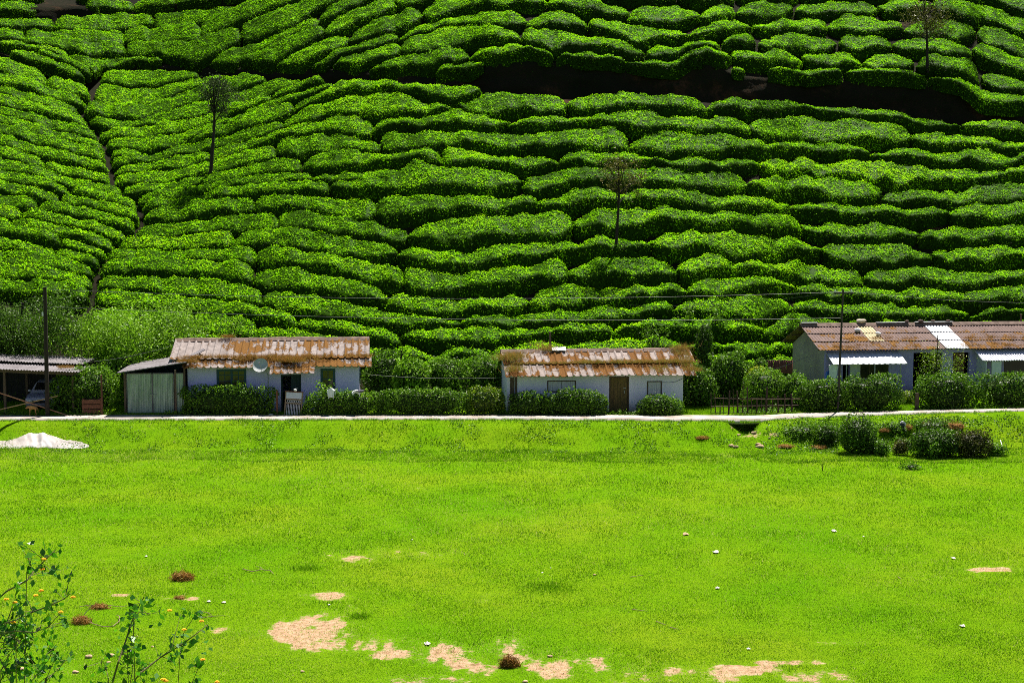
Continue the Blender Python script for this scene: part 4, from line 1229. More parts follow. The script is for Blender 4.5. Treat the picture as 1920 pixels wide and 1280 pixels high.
# awnings
ax0, ax1 = Cc.lx(1549, -.2), Cc.lx(1686, -.2)
def awning(x0, x1, zb, zf, yf, pitch, prof, tilt_in=0.0):
    return sheet("awning", x0, x1, (yf, zf), (-.02, zb), prof, pitch, M['awning'], h3, None, step=pitch / 14, thick=.02)
zaw = zt3 - .06
aw = awning(ax0, ax1, zaw, Cc.lz(1640, 682.5, -1.35), -1.35, .31, prof_tin)
for x in (Cc.lx(1587, -1.25), Cc.lx(1640, -1.25), Cc.lx(1688, -1.25)):
    MB().tube([(x, -1.25, -.1), (x, -1.25, Cc.lz(1640, 682, -1.25))], .035, 6).make("support", M['metal'], aw)
ax2, ax3 = Cc.lx(1826, -.2), L3
aw2 = awning(ax2, ax3, zaw + .05, Cc.lz(1880, 675.5, -1.3), -1.3, .15, prof_sine)
b = MB(); x = Cc.lx(1848, -1.2); zf2 = Cc.lz(1880, 676, -1.2) - .03
prism_x(b, x, x + .05, [(-1.2, -.1), (-.01, -.1), (-.01, zaw), (-1.2, zf2)]); b.make("side_panel", M['grey_panel'], aw2)
b = MB(); x = Cc.lx(1860, -1.2); b.box(x, x + .55, -1.18, -1.06, -.1, zf2); b.make("support", M['grey_panel'], aw2)
b = MB(); b.box(Cc.lx(1593.5), Cc.lx(1612), -.06, -.003, 0, hz(672)); b.make("door", M['grey_panel'], h3)
wn = MB(); x0, x1, z0, z1 = op[1]
wn.box(x0, x1, .05, .12, z0, z0 + .06); wn.box(x0, x1, .05, .12, z1 - .06, z1); wn.box(x0, x0 + .06, .05, .12, z0 + .06, z1 - .06); wn.box(x1 - .06, x1, .05, .12, z0 + .06, z1 - .06); xm_ = x0 + (x1 - x0) * .34; wn.box(xm_ - .025, xm_ + .025, .05, .12, z0 + .06, z1 - .06)
wf = wn.make("window", M['wood'], h3); MB().box(x0 + .05, x1 - .05, .08, .09, z0 + .05, z1 - .05).make("glass_pane", M['darkglass'], wf)
wn = MB(); x0, x1, z0, z1 = op[4]
wn.box(x0, x1, .05, .12, z0, z0 + .06); wn.box(x0, x1, .05, .12, z1 - .06, z1); wn.box(x0, x0 + .06, .05, .12, z0 + .06, z1 - .06); wn.box(x1 - .06, x1, .05, .12, z0 + .06, z1 - .06)
wf = wn.make("window", M['wood'], h3); MB().box(x0 + .05, x1 - .05, .08, .09, z0 + .05, z1 - .05).make("glass_pane", M['darkglass'], wf)
plank_door(h3, op[3][0] + .05, op[3][0] + .75, 0, op[3][3] - .05, .12, M['wood_red'], 4)
# stones and a sack holding the sheets down
def lump(name, c, rad, m, label, cat, group=None, seed=0.0, amp=.2, parent=None):
    v, q = blob((0, 0, 0), rad, 14, 10, amp, 1.6, seed)
    o = build(name, v, q, None, m, parent, None, True)
    o.location = tuple(float(k) for k in c)
    if label:
        tag(o, label, cat, group)
    return o
def roof_pt(fr, px, py, y, dz):
    x = fr.lx(px, y, py); X, Y = fr.xy(x, y)
    return (X, Y, fr.z0 + dz)
M['sack'] = plain("dusty_sack", (0.62, 0.55, 0.44), (0.44, 0.37, 0.28), 5, 0.9)
M['rock_d'] = plain("dark_rock", (0.10, 0.06, 0.045), (0.05, 0.03, 0.025), 6, 0.9)
lump("sack", roof_pt(Cc, 1615, 603, rY3, rZ3 + .20), (.27, .2, .12), M['sack'], "bulging pale sack lying on the ridge of the long row house", "sack", seed=1)
zr_at = lambda y: eZ3 + (y - eY3) / (rY3 - eY3) * (rZ3 - eZ3)
lump("stone", roof_pt(Cc, 1608, 620, 1.9, zr_at(1.9) + .10), (.18, .14, .11), M['cloth_white'], "white round stone holding the yellowed roof sheet, left of the pair", "stone", "stones weighing down the row house roof", 2)
lump("stone", roof_pt(Cc, 1647, 628, 1.4, zr_at(1.4) + .10), (.16, .14, .10), M['cloth_white'], "white round stone at the lower right corner of the yellowed roof sheet", "stone", "stones weighing down the row house roof", 3)
for i, (px_, s_, lb) in enumerate(((1700, .12, "dark stone on the row house ridge, leftmost of the four"), (1726, .16, "largest dark stone on the row house ridge, at the white strip's left"), (1749, .12, "dark stone on the row house ridge above the white strip"), (1777, .12, "dark stone on the row house ridge, rightmost of the four"))):
    lump("stone", roof_pt(Cc, px_, 606, rY3 - .12, rZ3 + .17), (s_ * 1.1, s_, s_ * .7), M['rock_d'], lb, "stone", "stones weighing down the row house roof", 5 + i)

# ---- open shed on the far left
S_ = Frame(-80, 71.7, 2.0)
sh = empty("shed", S_.loc, S_.a, "dark open car shed with two overlapping flat tin roofs at the left edge", "shed")
sx1 = S_.lx(146); zf = S_.lz(60, 693, -.2); zbk = S_.lz(60, 682, 4.0)
til = -(S_.lz(0, 690, -.2) - S_.lz(146, 698, -.2)) / (S_.lx(146) - S_.lx(0)) * 1.0
rfs = sheet("roof", 0, sx1 + .1, (-.35, zf + .15), (2.0, zf + .22), prof_sine, .15, M['tin_old'], sh, None, step=.025, tilt=-.045)
sheet("upper_sheets", 0, sx1 - .1, (1.6, zf + .36), (4.2, zf + .46), prof_sine, .15, M['tin_old'], rfs, None, step=.025, tilt=-.045)
for px_ in (-60, 8, 136):
    x = S_.lx(px_); MB().box(x - .06, x + .06, -.05, .07, -.1, zf + .12 - .045 * x).make("post", M['wood'], sh)
    MB().box(x - .06, x + .06, 3.6, 3.72, -.1, zf + .3 - .045 * x).make("post", M['wood'], sh)
b = MB(); b.add([(0, -.12, zf - .05), (sx1, -.12, zf - .05 - .045 * sx1), (sx1, -.04, zf - .05 - .045 * sx1), (0, -.04, zf - .05), (0, -.12, zf + .11), (sx1, -.12, zf + .11 - .045 * sx1), (sx1, -.04, zf + .11 - .045 * sx1), (0, -.04, zf + .11)],
      [(0, 3, 2, 1), (4, 5, 6, 7), (0, 1, 5, 4), (1, 2, 6, 5), (2, 3, 7, 6), (3, 0, 4, 7)]); b.make("beam", M['wood'], sh)
b = MB(); xx = 0
while xx < sx1:
    b.box(xx + .005, xx + .195, 4.0, 4.03, -.1, zf + .3 - .045 * xx); xx += .2
for yy in np.arange(1.2, 4.0, .2):
    b.box(sx1 - .05, sx1 - .02, yy + .004, yy + .196, -.1, zf + .1 - .045 * sx1)
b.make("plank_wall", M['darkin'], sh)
roof_tufts(rfs, [(S_.lx(120 + rng.normal(0, 7)), .3 + rng.normal(0, .2), zf + .2 - .045 * S_.lx(120), .9) for i in range(14)], .14, .6)
# corner of a neighbouring hut
hut = empty("hut", (float((-120 - 960) * CT / F * 77), 77.0, float(ground_z(-120, 77))), 0, "rust coloured roof corner of a hut showing above the shed at the left edge", "hut")
zz = H + float(tpix(655)) * 77 - hut.location.z
sheet("roof", 0, 3.72, (-1.6, zz - .85), (0, zz), prof_sine, .15, M['rust'], hut, None, step=.025)
b = MB(); b.box(.2, 3.2, -1.2, -1.0, 0, zz - .75); b.box(.2, 3.2, 1.2, 1.4, 0, zz - .9); b.make("wall", M['wood'], hut)
sheet("back_sheets", 0, 3.72, (1.6, zz - .85), (.02, zz), prof_sine, .15, M['rust'], hut, None, step=.05)
# ------------------------------------------------------------------ shrubs, hedges, trees
def shell(n, p, seed, lump=0.22, fr=2.0, inner=0.3, bottom=-0.95):
    d = unit(rng.normal(size=(n * 2, 3)))
    d = d[d[:, 2] > bottom][:n]
    k = (np.abs(d) ** p).sum(1) ** (-1.0 / p)
    s = d * k[:, None]
    l = 1 + lump * fbm(s[:, 0] * fr + seed, s[:, 1] * fr + seed, s[:, 2] * fr, 3)
    r = 1 - inner * rng.uniform(size=len(d)) ** 2.2
    return s, s * (l * r)[:, None], d, r

def bush(name, label, cat, px0, px1, pt, pb, Y, dep=None, p=2.3, mat='leaf', leaf=0.095, dens=190, tone=0.42, group=None, lump=0.25, fr=2.0, yaw=0.0, sprigs=0, core=0.66, stem=False, grad=0.0, aspect=.55, spread=.9):
    """leafy shrub filling the picture box px0..px1, pt..pb at depth Y"""
    c0, c1 = P(px0, pb, Y), P(px1, pb, Y)
    zt_ = P((px0 + px1) / 2, pt, Y)[2]; zb = P((px0 + px1) / 2, pb, Y)[2] - .06
    rx, rz = abs(c1[0] - c0[0]) / 2, (zt_ - zb) / 2
    ry = dep / 2 if dep else rx * .8
    base = np.array([(c0[0] + c1[0]) / 2, Y, zb])
    area = 4 * math.pi * (((rx * ry) ** 1.6 + (rx * rz) ** 1.6 + (ry * rz) ** 1.6) / 3) ** (1 / 1.6) * (1.25 if p > 3 else 1)
    leaf = leaf * 1.3; lump = lump * 1.15; tone = tone + .05; n = int(area * dens * 1.25)
    seed = rng.uniform(0, 99)
    fr3 = np.array([max(rx, 1), max(ry, 1), max(rz, 1)])
    d = unit(rng.normal(size=(n, 3)))
    k = (np.abs(d) ** p).sum(1) ** (-1.0 / p)
    s = d * k[:, None]
    R3 = np.array([rx, ry, rz])
    w3 = s * R3
    l = 1 + lump * fbm(w3[:, 0] * fr / 1.4 + seed, w3[:, 1] * fr / 1.4, w3[:, 2] * fr / 1.4 + seed, 3) * .75
    r = 1 - .33 * rng.uniform(size=n) ** 2.0
    pos = w3 * (l * r)[:, None] + rng.normal(0, .035, (n, 3))
    pos[:, 2] = np.maximum(pos[:, 2], -rz * 0.97) + rz
    nrm = unit(d / R3)
    L_ = Leaves()
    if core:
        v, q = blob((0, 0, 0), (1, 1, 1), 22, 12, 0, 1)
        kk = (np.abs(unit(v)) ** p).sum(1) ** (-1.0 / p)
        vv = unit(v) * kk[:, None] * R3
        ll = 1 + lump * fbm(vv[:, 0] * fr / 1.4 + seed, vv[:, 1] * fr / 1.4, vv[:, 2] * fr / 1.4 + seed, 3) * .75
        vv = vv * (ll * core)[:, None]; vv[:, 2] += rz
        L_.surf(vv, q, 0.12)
    patch = vnoise(pos[:, 0] * 1.1 + seed, pos[:, 1] * 1.1, pos[:, 2] * 1.1)
    tint = tone + .17 * patch + rng.normal(0, .21, n) + grad * (pos[:, 0] / rx)
    L_.leaves(pos, nrm + [0, 0, .2], leaf, np.clip(tint + .04, 0, 1), spread=spread, aspect=aspect)
    for _ in range(sprigs):
        bx, by = rng.uniform(-.85, .85) * rx, rng.uniform(-.6, .6) * ry
        h_ = rng.uniform(.15, .42)
        z0_ = rz * 2 * (1 - .12 * (bx / rx) ** 2) - .12
        m_ = int(10 + 26 * h_)
        u = rng.uniform(size=m_)
        pp = np.stack([bx + rng.normal(0, .09, m_) * (1 - .5 * u), by + rng.normal(0, .09, m_), z0_ + h_ * u], -1)
        L_.leaves(pp, rng.normal(size=(m_, 3)) + [0, 0, .6], leaf, np.clip(rng.normal(tone + .15, .15, m_), 0, 1))
    if stem:
        root = empty(name, base, yaw, label, cat, group)
        L_.make("foliage", M[mat], root)
        b = MB()
        for _ in range(5):
            a_ = rng.uniform(0, 6.28); e_ = np.array([math.cos(a_) * rx * .6, math.sin(a_) * ry * .6, rz * rng.uniform(1.0, 1.7)])
            b.tube([(0.1 * math.cos(a_), .1 * math.sin(a_), -.1), e_ * [.4, .4, .55], e_], [.04, .03, .012], 5)
        b.make("stem", M['bark'], root)
        return root
    o = L_.make(name, M[mat])
    o.location = tuple(base); o.rotation_euler = (0, 0, yaw)
    return tag(o, label, cat, group)

HG = "hedges along the road in front of the houses"
bush("hedge", "grey green hedge under the left cottage's double window, beside the garage", "hedge", 343, 513, 722, 781, 71.5, 0.85, 3.2, leaf=.085, dens=330, tone=.40, group=HG, sprigs=10, lump=.22)
bush("hedge", "hedge with white and dark cloths hung on it, right of the leaning gate", "hedge", 574, 716, 734, 781, 71.4, 0.85, 3.4, leaf=.085, dens=310, tone=.47, group=HG, sprigs=7, lump=.20)
bush("hedge", "long brown patched hedge between the two cottages", "hedge", 706, 880, 728, 781, 71.45, 0.9, 3.6, leaf=.085, dens=310, tone=.42, group=HG, sprigs=8, lump=.18)
bush("hedge", "bright yellow green hedge end touching the middle cottage's left corner", "hedge", 866, 952, 727, 781, 71.6, 0.9, 3.0, mat='lime', leaf=.085, dens=300, tone=.34, group=HG, sprigs=4, lump=.2)
bush("hedge", "low dark hedge in front of the middle cottage's left corner board", "hedge", 948, 1032, 735, 781, 71.3, 0.8, 3.0, leaf=.08, dens=360, tone=.37, group=HG, sprigs=5)
bush("hedge", "dark hedge under the middle cottage's double shutters, left of its door", "hedge", 1020, 1142, 732, 781, 71.3, 0.85, 3.4, leaf=.08, dens=360, tone=.37, group=HG, sprigs=6)
bush("shrub", "rounded clipped shrub under the single shutter, right of the ochre door", "shrub", 1192, 1281, 741, 781, 71.3, 1.0, 2.3, leaf=.08, dens=380, tone=.40, group=None, sprigs=4)
bush("hedge", "tall dark hedge in front of the first white awning, by the thin pole", "hedge", 1492, 1590, 708, 778, 72.2, 1.3, 2.6, leaf=.09, dens=270, tone=.36, group=HG, sprigs=5, lump=.3)
bush("hedge", "tall dark hedge under the row house's dark window, left of the yellow bush", "hedge", 1570, 1692, 704, 776, 72.2, 1.3, 3.0, leaf=.09, dens=270, tone=.36, group=HG, sprigs=8, lump=.25)
bush("hedge", "tall hedge right of the yellow bush, before the two dark doorways", "hedge", 1712, 1830, 704, 775, 72.4, 1.4, 2.8, leaf=.09, dens=270, tone=.38, group=HG, sprigs=8, lump=.26)
bush("hedge", "tall hedge before the second white awning at the right edge", "hedge", 1815, 1990, 700, 771, 72.8, 1.4, 3.0, leaf=.09, dens=270, tone=.38, group=HG, sprigs=8, lump=.26)
bush("shrub", "clipped yellow green shrub filling the gap between the tall right hedges", "shrub", 1688, 1716, 733, 767, 74.0, .9, 4, mat='lime', leaf=.07, dens=420, tone=.52)

SG = "shrubs growing behind and beside the houses"
bush("shrub", "leafy shrub around a wooden post between shed and garage", "shrub", 96, 226, 690, 780, 72.4, 1.8, 2.4, leaf=.09, dens=250, tone=.42, group=SG, sprigs=8, lump=.3, stem=True)
bush("shrub", "bright broad leaved shrub above the garage's lower roof end", "shrub", 190, 275, 655, 730, 75.2, 1.6, 2.2, leaf=.15, dens=130, tone=.66, group=SG, sprigs=4, stem=True)
bush("shrub", "dark shaded shrub against the left cottage's right end wall", "shrub", 680, 765, 655, 765, 75.5, 2.0, 2.4, leaf=.10, dens=210, tone=.33, group=SG, sprigs=4, stem=True)
bush("shrub", "bright green shrub with a thin stake between the cottages", "shrub", 735, 806, 672, 745, 74.6, 1.6, 2.2, leaf=.13, dens=170, tone=.64, group=SG, sprigs=5, stem=True)
bush("shrub", "olive shrub with dry twigs left of the middle cottage's wall", "shrub", 795, 885, 670, 745, 75.4, 1.8, 2.3, leaf=.09, dens=230, tone=.47, group=SG, sprigs=5, lump=.3, stem=True)
bush("shrub", "mid green shrub touching the middle cottage's left roof end", "shrub", 865, 955, 668, 745, 76.2, 1.8, 2.3, leaf=.09, dens=230, tone=.45, group=SG, sprigs=4, stem=True)
bush("shrub", "dark leafy shrub close to the middle cottage's right wall", "shrub", 1280, 1345, 690, 768, 74.2, 1.9, 2.2, leaf=.12, dens=210, tone=.32, group=SG, sprigs=4, lump=.3, stem=True)
bush("shrub", "dark rounded shrub behind the left end of the bamboo fence", "shrub", 1322, 1405, 660, 752, 75.6, 1.9, 2.2, leaf=.11, dens=220, tone=.38, group=SG, sprigs=5, lump=.3, stem=True)
bush("shrub", "fine leaved grey green shrub behind the bamboo fence's middle", "shrub", 1392, 1470, 696, 762, 73.6, 1.6, 2.3, leaf=.075, dens=320, tone=.50, group=SG, sprigs=6, stem=True)
bush("shrub", "green shrub behind the bamboo fence's right end, below the grey gable", "shrub", 1452, 1520, 702, 770, 73.6, 1.6, 2.3, leaf=.085, dens=280, tone=.47, group=SG, sprigs=5, stem=True)
bush("shrub", "yellow leaved shrub left of the rusty tin fence", "shrub", 1398, 1440, 686, 722, 75.0, 1.0, 2.0, mat='lime', leaf=.12, dens=200, tone=.72, group=SG, stem=True)
bush("shrub", "narrow dark columnar shrub rising behind the middle cottage's right end", "shrub", 1306, 1337, 612, 700, 79.0, .9, 2.6, leaf=.10, dens=260, tone=.22, group=SG, lump=.3)
bush("shrub", "dark low shrub in shadow at the rusty tin fence's foot", "shrub", 1414, 1440, 672, 702, 76.5, .8, 2.0, leaf=.10, dens=240, tone=.42, group=SG)

def sapling(label, px, pt, pb, Y, spreadpx, leaf, tone, nst=5, mat='leaf', per=46, group="saplings on the lower slope"):
    base = P(px, pb, Y)
    hgt = P(px, pt, Y)[2] - base[2]
    rx = spreadpx / F * Y
    root = empty("sapling", base, 0, label, "sapling", group)
    b = MB(); L_ = Leaves()
    for i in range(nst):
        e = np.array([rng.uniform(-1, 1) * rx, rng.uniform(-.6, .6) * rx, hgt * rng.uniform(.72, 1.0)])
        mid_ = e * [.35, .35, .5] + rng.normal(0, .06, 3)
        b.tube([(0, 0, -.3), mid_, e], [.03, .022, .008], 5)
        u = rng.uniform(.35, 1.05, per)[:, None]
        pp = np.where(u < .5, mid_ * (u / .5), mid_ + (e - mid_) * ((u - .5) / .5)) + rng.normal(0, .16, (per, 3))
        L_.leaves(pp, rng.normal(size=(per, 3)) + [0, -.2, .7], leaf, np.clip(rng.normal(tone, .18, per), 0, 1))
    b.make("stem", M['bark'], root); L_.make("foliage", M[mat], root)
    return root
sapling("broad leaved sapling above the middle cottage's right end, left of two", 1296, 574, 640, 84.5, 30, .2, .62, 5)
sapling("broad leaved sapling above the bamboo fence on the lower slope", 1345, 576, 640, 84.5, 26, .2, .58, 5)
sapling("bushy sapling rising behind the middle cottage's ridge", 1224, 610, 672, 80.5, 28, .15, .5, 6, per=70)
sapling("small sapling above the left cottage's roof, with pale young leaves", 432, 590, 650, 81.5, 22, .17, .72, 5)
sapling("bright shoots standing out of the cloth hung hedge under the single window", 611, 716, 760, 71.6, 16, .13, .72, 5, group=None)

def tree(name, label, px, pt, pb, Y, crown, trunk_r, mat, leaf, tone, nleaf, group=None, lean=0.0, nl=9, clumps=60, crad=.42, cat="tree", sag=0.0):
    """crown: (px0, px1, pt, pb) box of the leaves"""
    base = P(px, pb, Y); base[2] -= .3
    top = P(px + lean, pt, Y)
    root = empty(name, base, 0, label, cat, group)
    ht = top[2] - base[2]
    b = MB()
    lx_ = top[0] - base[0]
    pts = [np.array([lx_ * u + .06 * ht * .3 * math.sin(u * 5 + px) * u, .05 * math.sin(u * 4), ht * u * .94]) for u in np.linspace(0, 1, 9)]
    b.tube(pts, list(np.linspace(trunk_r, trunk_r * .35, 9)), 8)
    c0, c1 = P(crown[0], crown[3], Y) - base, P(crown[1], crown[2], Y) - base
    cx, cz, rx, rz = (c0[0] + c1[0]) / 2, (c0[2] + c1[2]) / 2, abs(c1[0] - c0[0]) / 2, (c1[2] - c0[2]) / 2
    ends = []
    for i in range(nl):
        d = unit(rng.normal(size=3)); 
        e = np.array([cx + d[0] * rx * .8, d[1] * rx * .7, cz + d[2] * rz * .8])
        k = np.clip((e[2] / ht) * .8, .15, .9)
        s_ = np.array([np.interp(k, np.linspace(0, 1, 9), [p_[j] for p_ in pts]) for j in range(3)])
        m_ = (s_ + e) / 2 + [0, 0, -.06 * ht * .3]
        b.tube([s_, m_, e], [trunk_r * .38, trunk_r * .25, trunk_r * .1], 5)
        ends.append((s_, m_, e))
    b.make("trunk", M['bark'], root)
    L_ = Leaves()
    per = nleaf // clumps
    for i in range(clumps):
        d = unit(rng.normal(size=3)); r_ = rng.uniform(.35, 1.0)
        k = 1 + .3 * float(vnoise(d[0] * 2 + px, d[1] * 2, d[2] * 2))
        c = np.array([cx + d[0] * rx * r_ * k, d[1] * rx * .8 * r_, cz + d[2] * rz * r_ * k])
        q = rng.normal(0, crad, (per, 3)) * [1, 1, .75] * rng.uniform(.6, 1.3)
        t_ = tone + rng.normal(0, .1)
        L_.leaves(c + q, unit(q + 1e-3) + [0, 0, .5 - sag], leaf, np.clip(rng.normal(t_, .16, per), 0, 1), aspect=.45)
    L_.make("crown", M[mat], root)
    return root

tree("tree", "large spreading fine leaved tree behind the garage, lit light green", 262, 575, 740, 78.5, (105, 400, 572, 706), .16, 'leaf', .16, .74, 26000, None, 0, 14, 190, .5)
tree("tree", "dark shaded tree behind the left utility pole at the left edge", 40, 555, 745, 78.0, (-70, 170, 545, 705), .17, 'leaf', .14, .34, 22000, None, 0, 12, 80, .5)
tree("tree", "low dark tree over the shed roof at the left edge", -10, 600, 745, 76.5, (-80, 60, 590, 680), .13, 'leaf', .13, .28, 8000, None, 0, 8, 40, .45)
OG = "slender pruned trees standing in the tea"
def slope_Y(px, py):
    return float(canopy1_Y(np.array([px * 1.0]), np.array([py * 1.0]))[0])
tree("slender_tree", "slender bare stemmed tree with a small dark tuft near the brown gully", 395, 150, 322, slope_Y(395, 318) - .2, (378, 440, 140, 216), .15, 'oak', .17, .48, 2600, OG, 8, 9, 26, .34, sag=.8)
tree("slender_tree", "slender thin crowned tree in mid slope above the middle cottage", 1155, 296, 470, slope_Y(1155, 462) - .2, (1118, 1216, 288, 372), .11, 'olive', .16, .60, 1500, OG, 6, 12, 26, .34, sag=.8)
Yt = float(canopy2_Y(np.array([1740.0]), np.array([125.0]))[0])
tree("slender_tree", "sparse wide crowned tree above the terrace in the top right", 1740, -15, 130, Yt - .3, (1690, 1806, -20, 75), .13, 'olive', .17, .56, 2600, OG, -6, 12, 34, .5, sag=.6)
tree("tree", "small sparse tree before the row house's dark doorways", 1757, 622, 716, 74.8, (1704, 1822, 650, 712), .06, 'lime', .10, .40, 1500, None, 0, 12, 46, .24)
for lb, px, pt, pb in (("thin dead stem", 0, 0, 0),):
    pass

# scrub on the bank right of the ditch
BG = "scrub on the road bank"
def Yg(px, py):
    """depth of the field or bank surface seen at px, py"""
    Y = np.arange(26, 72, .05)
    pz = ground_z(np.full_like(Y, float(px)), Y)
    t_ = (pz - H) / Y
    k = np.flatnonzero(t_ >= float(tpix(py)))
    return float(Y[k[0]]) if len(k) else 71.0
def bankbush(label, px0, px1, pt, pb, p=2.1, mat='leaf', leaf=.09, dens=260, tone=.34, dep=None, **k):
    return bush("shrub", label, "shrub", px0, px1, pt, pb, Yg((px0 + px1) / 2, pb) + .3, dep, p, mat, leaf, dens, tone, BG, **k)
bankbush("large dark pointed shrub on the bank, breaking the road's edge", 1568, 1644, 780, 850, leaf=.08, dens=330, tone=.30, lump=.3, sprigs=4)
bankbush("dark shrub on the bank just left of the large pointed shrub", 1530, 1572, 800, 836, tone=.26, lump=.3)
bankbush("small dark shrub at the foot of the large pointed shrub", 1622, 1652, 822, 852, tone=.30, leaf=.08)
bankbush("small round glossy shrub low on the bank, right of the pointed shrub", 1640, 1668, 826, 856, tone=.34, leaf=.08)
bankbush("olive round tussock between the glossy shrub and the wide shrub", 1672, 1704, 822, 854, mat='olive', tone=.45, leaf=.07)
bankbush("wide dark shrub low on the bank with shaded underside", 1706, 1800, 805, 858, tone=.30, lump=.35, sprigs=5, dens=290)
bankbush("grey brown dry shrub right of the wide dark shrub", 1780, 1862, 806, 858, mat='olive', tone=.34, leaf=.08, lump=.35, sprigs=6)
bankbush("low green shrub at the right end of the bank scrub", 1848, 1888, 830, 856, tone=.46, leaf=.08)
bankbush("low creeping green shrub along the scarp, left of the dark shrubs", 1470, 1535, 797, 822, tone=.46, leaf=.08, p=2.4, dens=230)
bankbush("thin green shrub on the scarp under the tall right hedges", 1650, 1700, 790, 818, tone=.42, leaf=.08)
bankbush("low green shrub along the scarp's top, under the yellow bush gap", 1705, 1790, 786, 808, tone=.42, leaf=.08, p=2.6)
bankbush("flat dark weed clump in the grass below the bank scrub", 1690, 1730, 868, 882, tone=.36, leaf=.07, dens=200, core=0.5)

# ------------------------------------------------------------------ grass: uncountable
def field_points(n, px_lo, px_hi, py_lo, py_hi):
    px = rng.uniform(px_lo, px_hi, n); py = rng.uniform(py_lo, py_hi, n)
    Y = -H / tpix(py)
    Y = np.clip(Y, 26, 80)
    for _ in range(5):
        z = ground_z(px, Y)
        Y = np.clip((z - H) / tpix(py), 26, 71)
    return px, Y, ground_z(px, Y), py

def to_x(px, Y):
    return (px - 960) * CT / F * Y

gp = []
L_ = Leaves()
n = 640000
n = 820000
px, Y, z, py = field_points(n, -420, 2340, 786, 1292)
ok = (Y < road_near_Y(px) - .03)
soilv = np.minimum(soil_mask(px, Y, z), .78) + 1.0 * fbm(to_x(px, Y) * 1.1, Y * .55, 7.0, 4) - .1 + .45 * fbm(to_x(px, Y) * 5, Y * 2.6, 1.0, 2) - .02
keep = ok & (rng.uniform(size=n) < np.where(soilv > .5, .30, np.where(soilv > .1, .6, 1.0))) & (Y > 26.5)
px, Y, z, sv_ = px[keep], Y[keep], z[keep], soilv[keep]
x = to_x(px, Y)
big_n = fbm(x * .12, Y * .12, 3.0, 3)
tuft = fbm(x * .9, Y * .9, 6.0, 3)
bankk = smooth(Y, 64.5, 66.5)
sz = 0.00115 * Y * (1 + .35 * tuft + .45 * bankk * (tuft > .15))
tint = .49 + .13 * big_n - .16 * np.clip(tuft, -.3, 1) - .08 * bankk + rng.normal(0, .30, len(x))
dry = rng.uniform(size=len(x)) < .06 + .07 * smooth(big_n, .2, .6) + .45 * smooth(sv_, -.25, .3)
tint = np.where(dry, .97, np.clip(tint, 0, .9)); tint[rng.uniform(size=len(x)) < .022] = .02
L_.blades(np.stack([x, Y, z - .005], -1), sz, 0.00042 * Y, tint, lean=.55)
o = L_.make("grass", M['grass']); tag(o, kind='stuff')

# taller tufts on the bank, along the road and in the yards
L_ = Leaves()
def yard(n, px_lo, px_hi, Ya, Yb, h, tint, wd=.022, lean=.4):
    px = rng.uniform(px_lo, px_hi, n); Y = rng.uniform(Ya, Yb, n)
    keep = fbm(to_x(px, Y) * .8, Y * .8, 2.0, 3) > -.35
    px, Y = px[keep], Y[keep]
    L_.blades(np.stack([to_x(px, Y), Y, ground_z(px, Y) - .01], -1), h, wd, np.clip(rng.normal(tint, .18, len(px)), 0, .92), lean=lean)
px = rng.uniform(-100, 2040, 16000); Y = road_near_Y(px) + .12 * vnoise(px * .02, 3.0) - rng.uniform(-.10, .28, 16000) - .05
kk = vnoise(px * .08, 4.0) > -.35
px, Y = px[kk], Y[kk]
L_.blades(np.stack([to_x(px, Y), Y, road_z(px) - .04], -1), .15, .022, np.clip(rng.normal(.5, .2, len(px)), 0, .92), lean=.45)
yard(5200, -60, 350, 71.15, 71.6, .12, .40)
yard(2200, 345, 520, 71.05, 71.3, .10, .34)
yard(2500, 560, 960, 71.0, 71.3, .10, .34)
yard(14000, 1280, 1510, 71.0, 75.5, .13, .56)
yard(2600, 1490, 1700, 71.4, 71.8, .10, .40)
yard(2500, 1684, 1720, 71.6, 74.5, .12, .55)
yard(4200, 1850, 2030, 72.0, 72.4, .12, .5)
yard(30000, -80, 2040, 73.5, 80.0, .16, .42)
o = L_.make("verge_grass", M['grass']); tag(o, kind='stuff')
L_ = Leaves()   # leafy low weeds at the foot of the hedges
for (a_, e_, y0, y1, n_, t_) in ((-40, 230, 71.2, 71.7, 900, .6), (300, 350, 71.1, 71.4, 260, .55), (400, 520, 71.05, 71.25, 420, .42), (555, 660, 71.0, 71.25, 500, .55), (640, 950, 71.0, 71.25, 650, .4), (1130, 1200, 71.0, 71.25, 160, .5),
                                 (1390, 1500, 71.4, 72.4, 900, .55), (1500, 1930, 71.6, 72.0, 500, .4), (700, 960, 73.5, 76.5, 5200, .52), (1280, 1500, 74, 80, 5200, .46), (-60, 420, 74.5, 80, 5600, .45), (1480, 1560, 73, 80, 1500, .45)):
    px = rng.uniform(a_, e_, n_); Y = rng.uniform(y0, y1, n_)
    zz = ground_z(px, Y) + np.abs(rng.normal(0, .12 if y1 - y0 < 2 else .3, n_))
    L_.leaves(np.stack([to_x(px, Y), Y, zz], -1), rng.normal(size=(n_, 3)) + [0, -.3, .9], .11, np.clip(rng.normal(t_, .18, n_), 0, 1))
o = L_.make("weeds", M['leaf']); tag(o, kind='stuff')
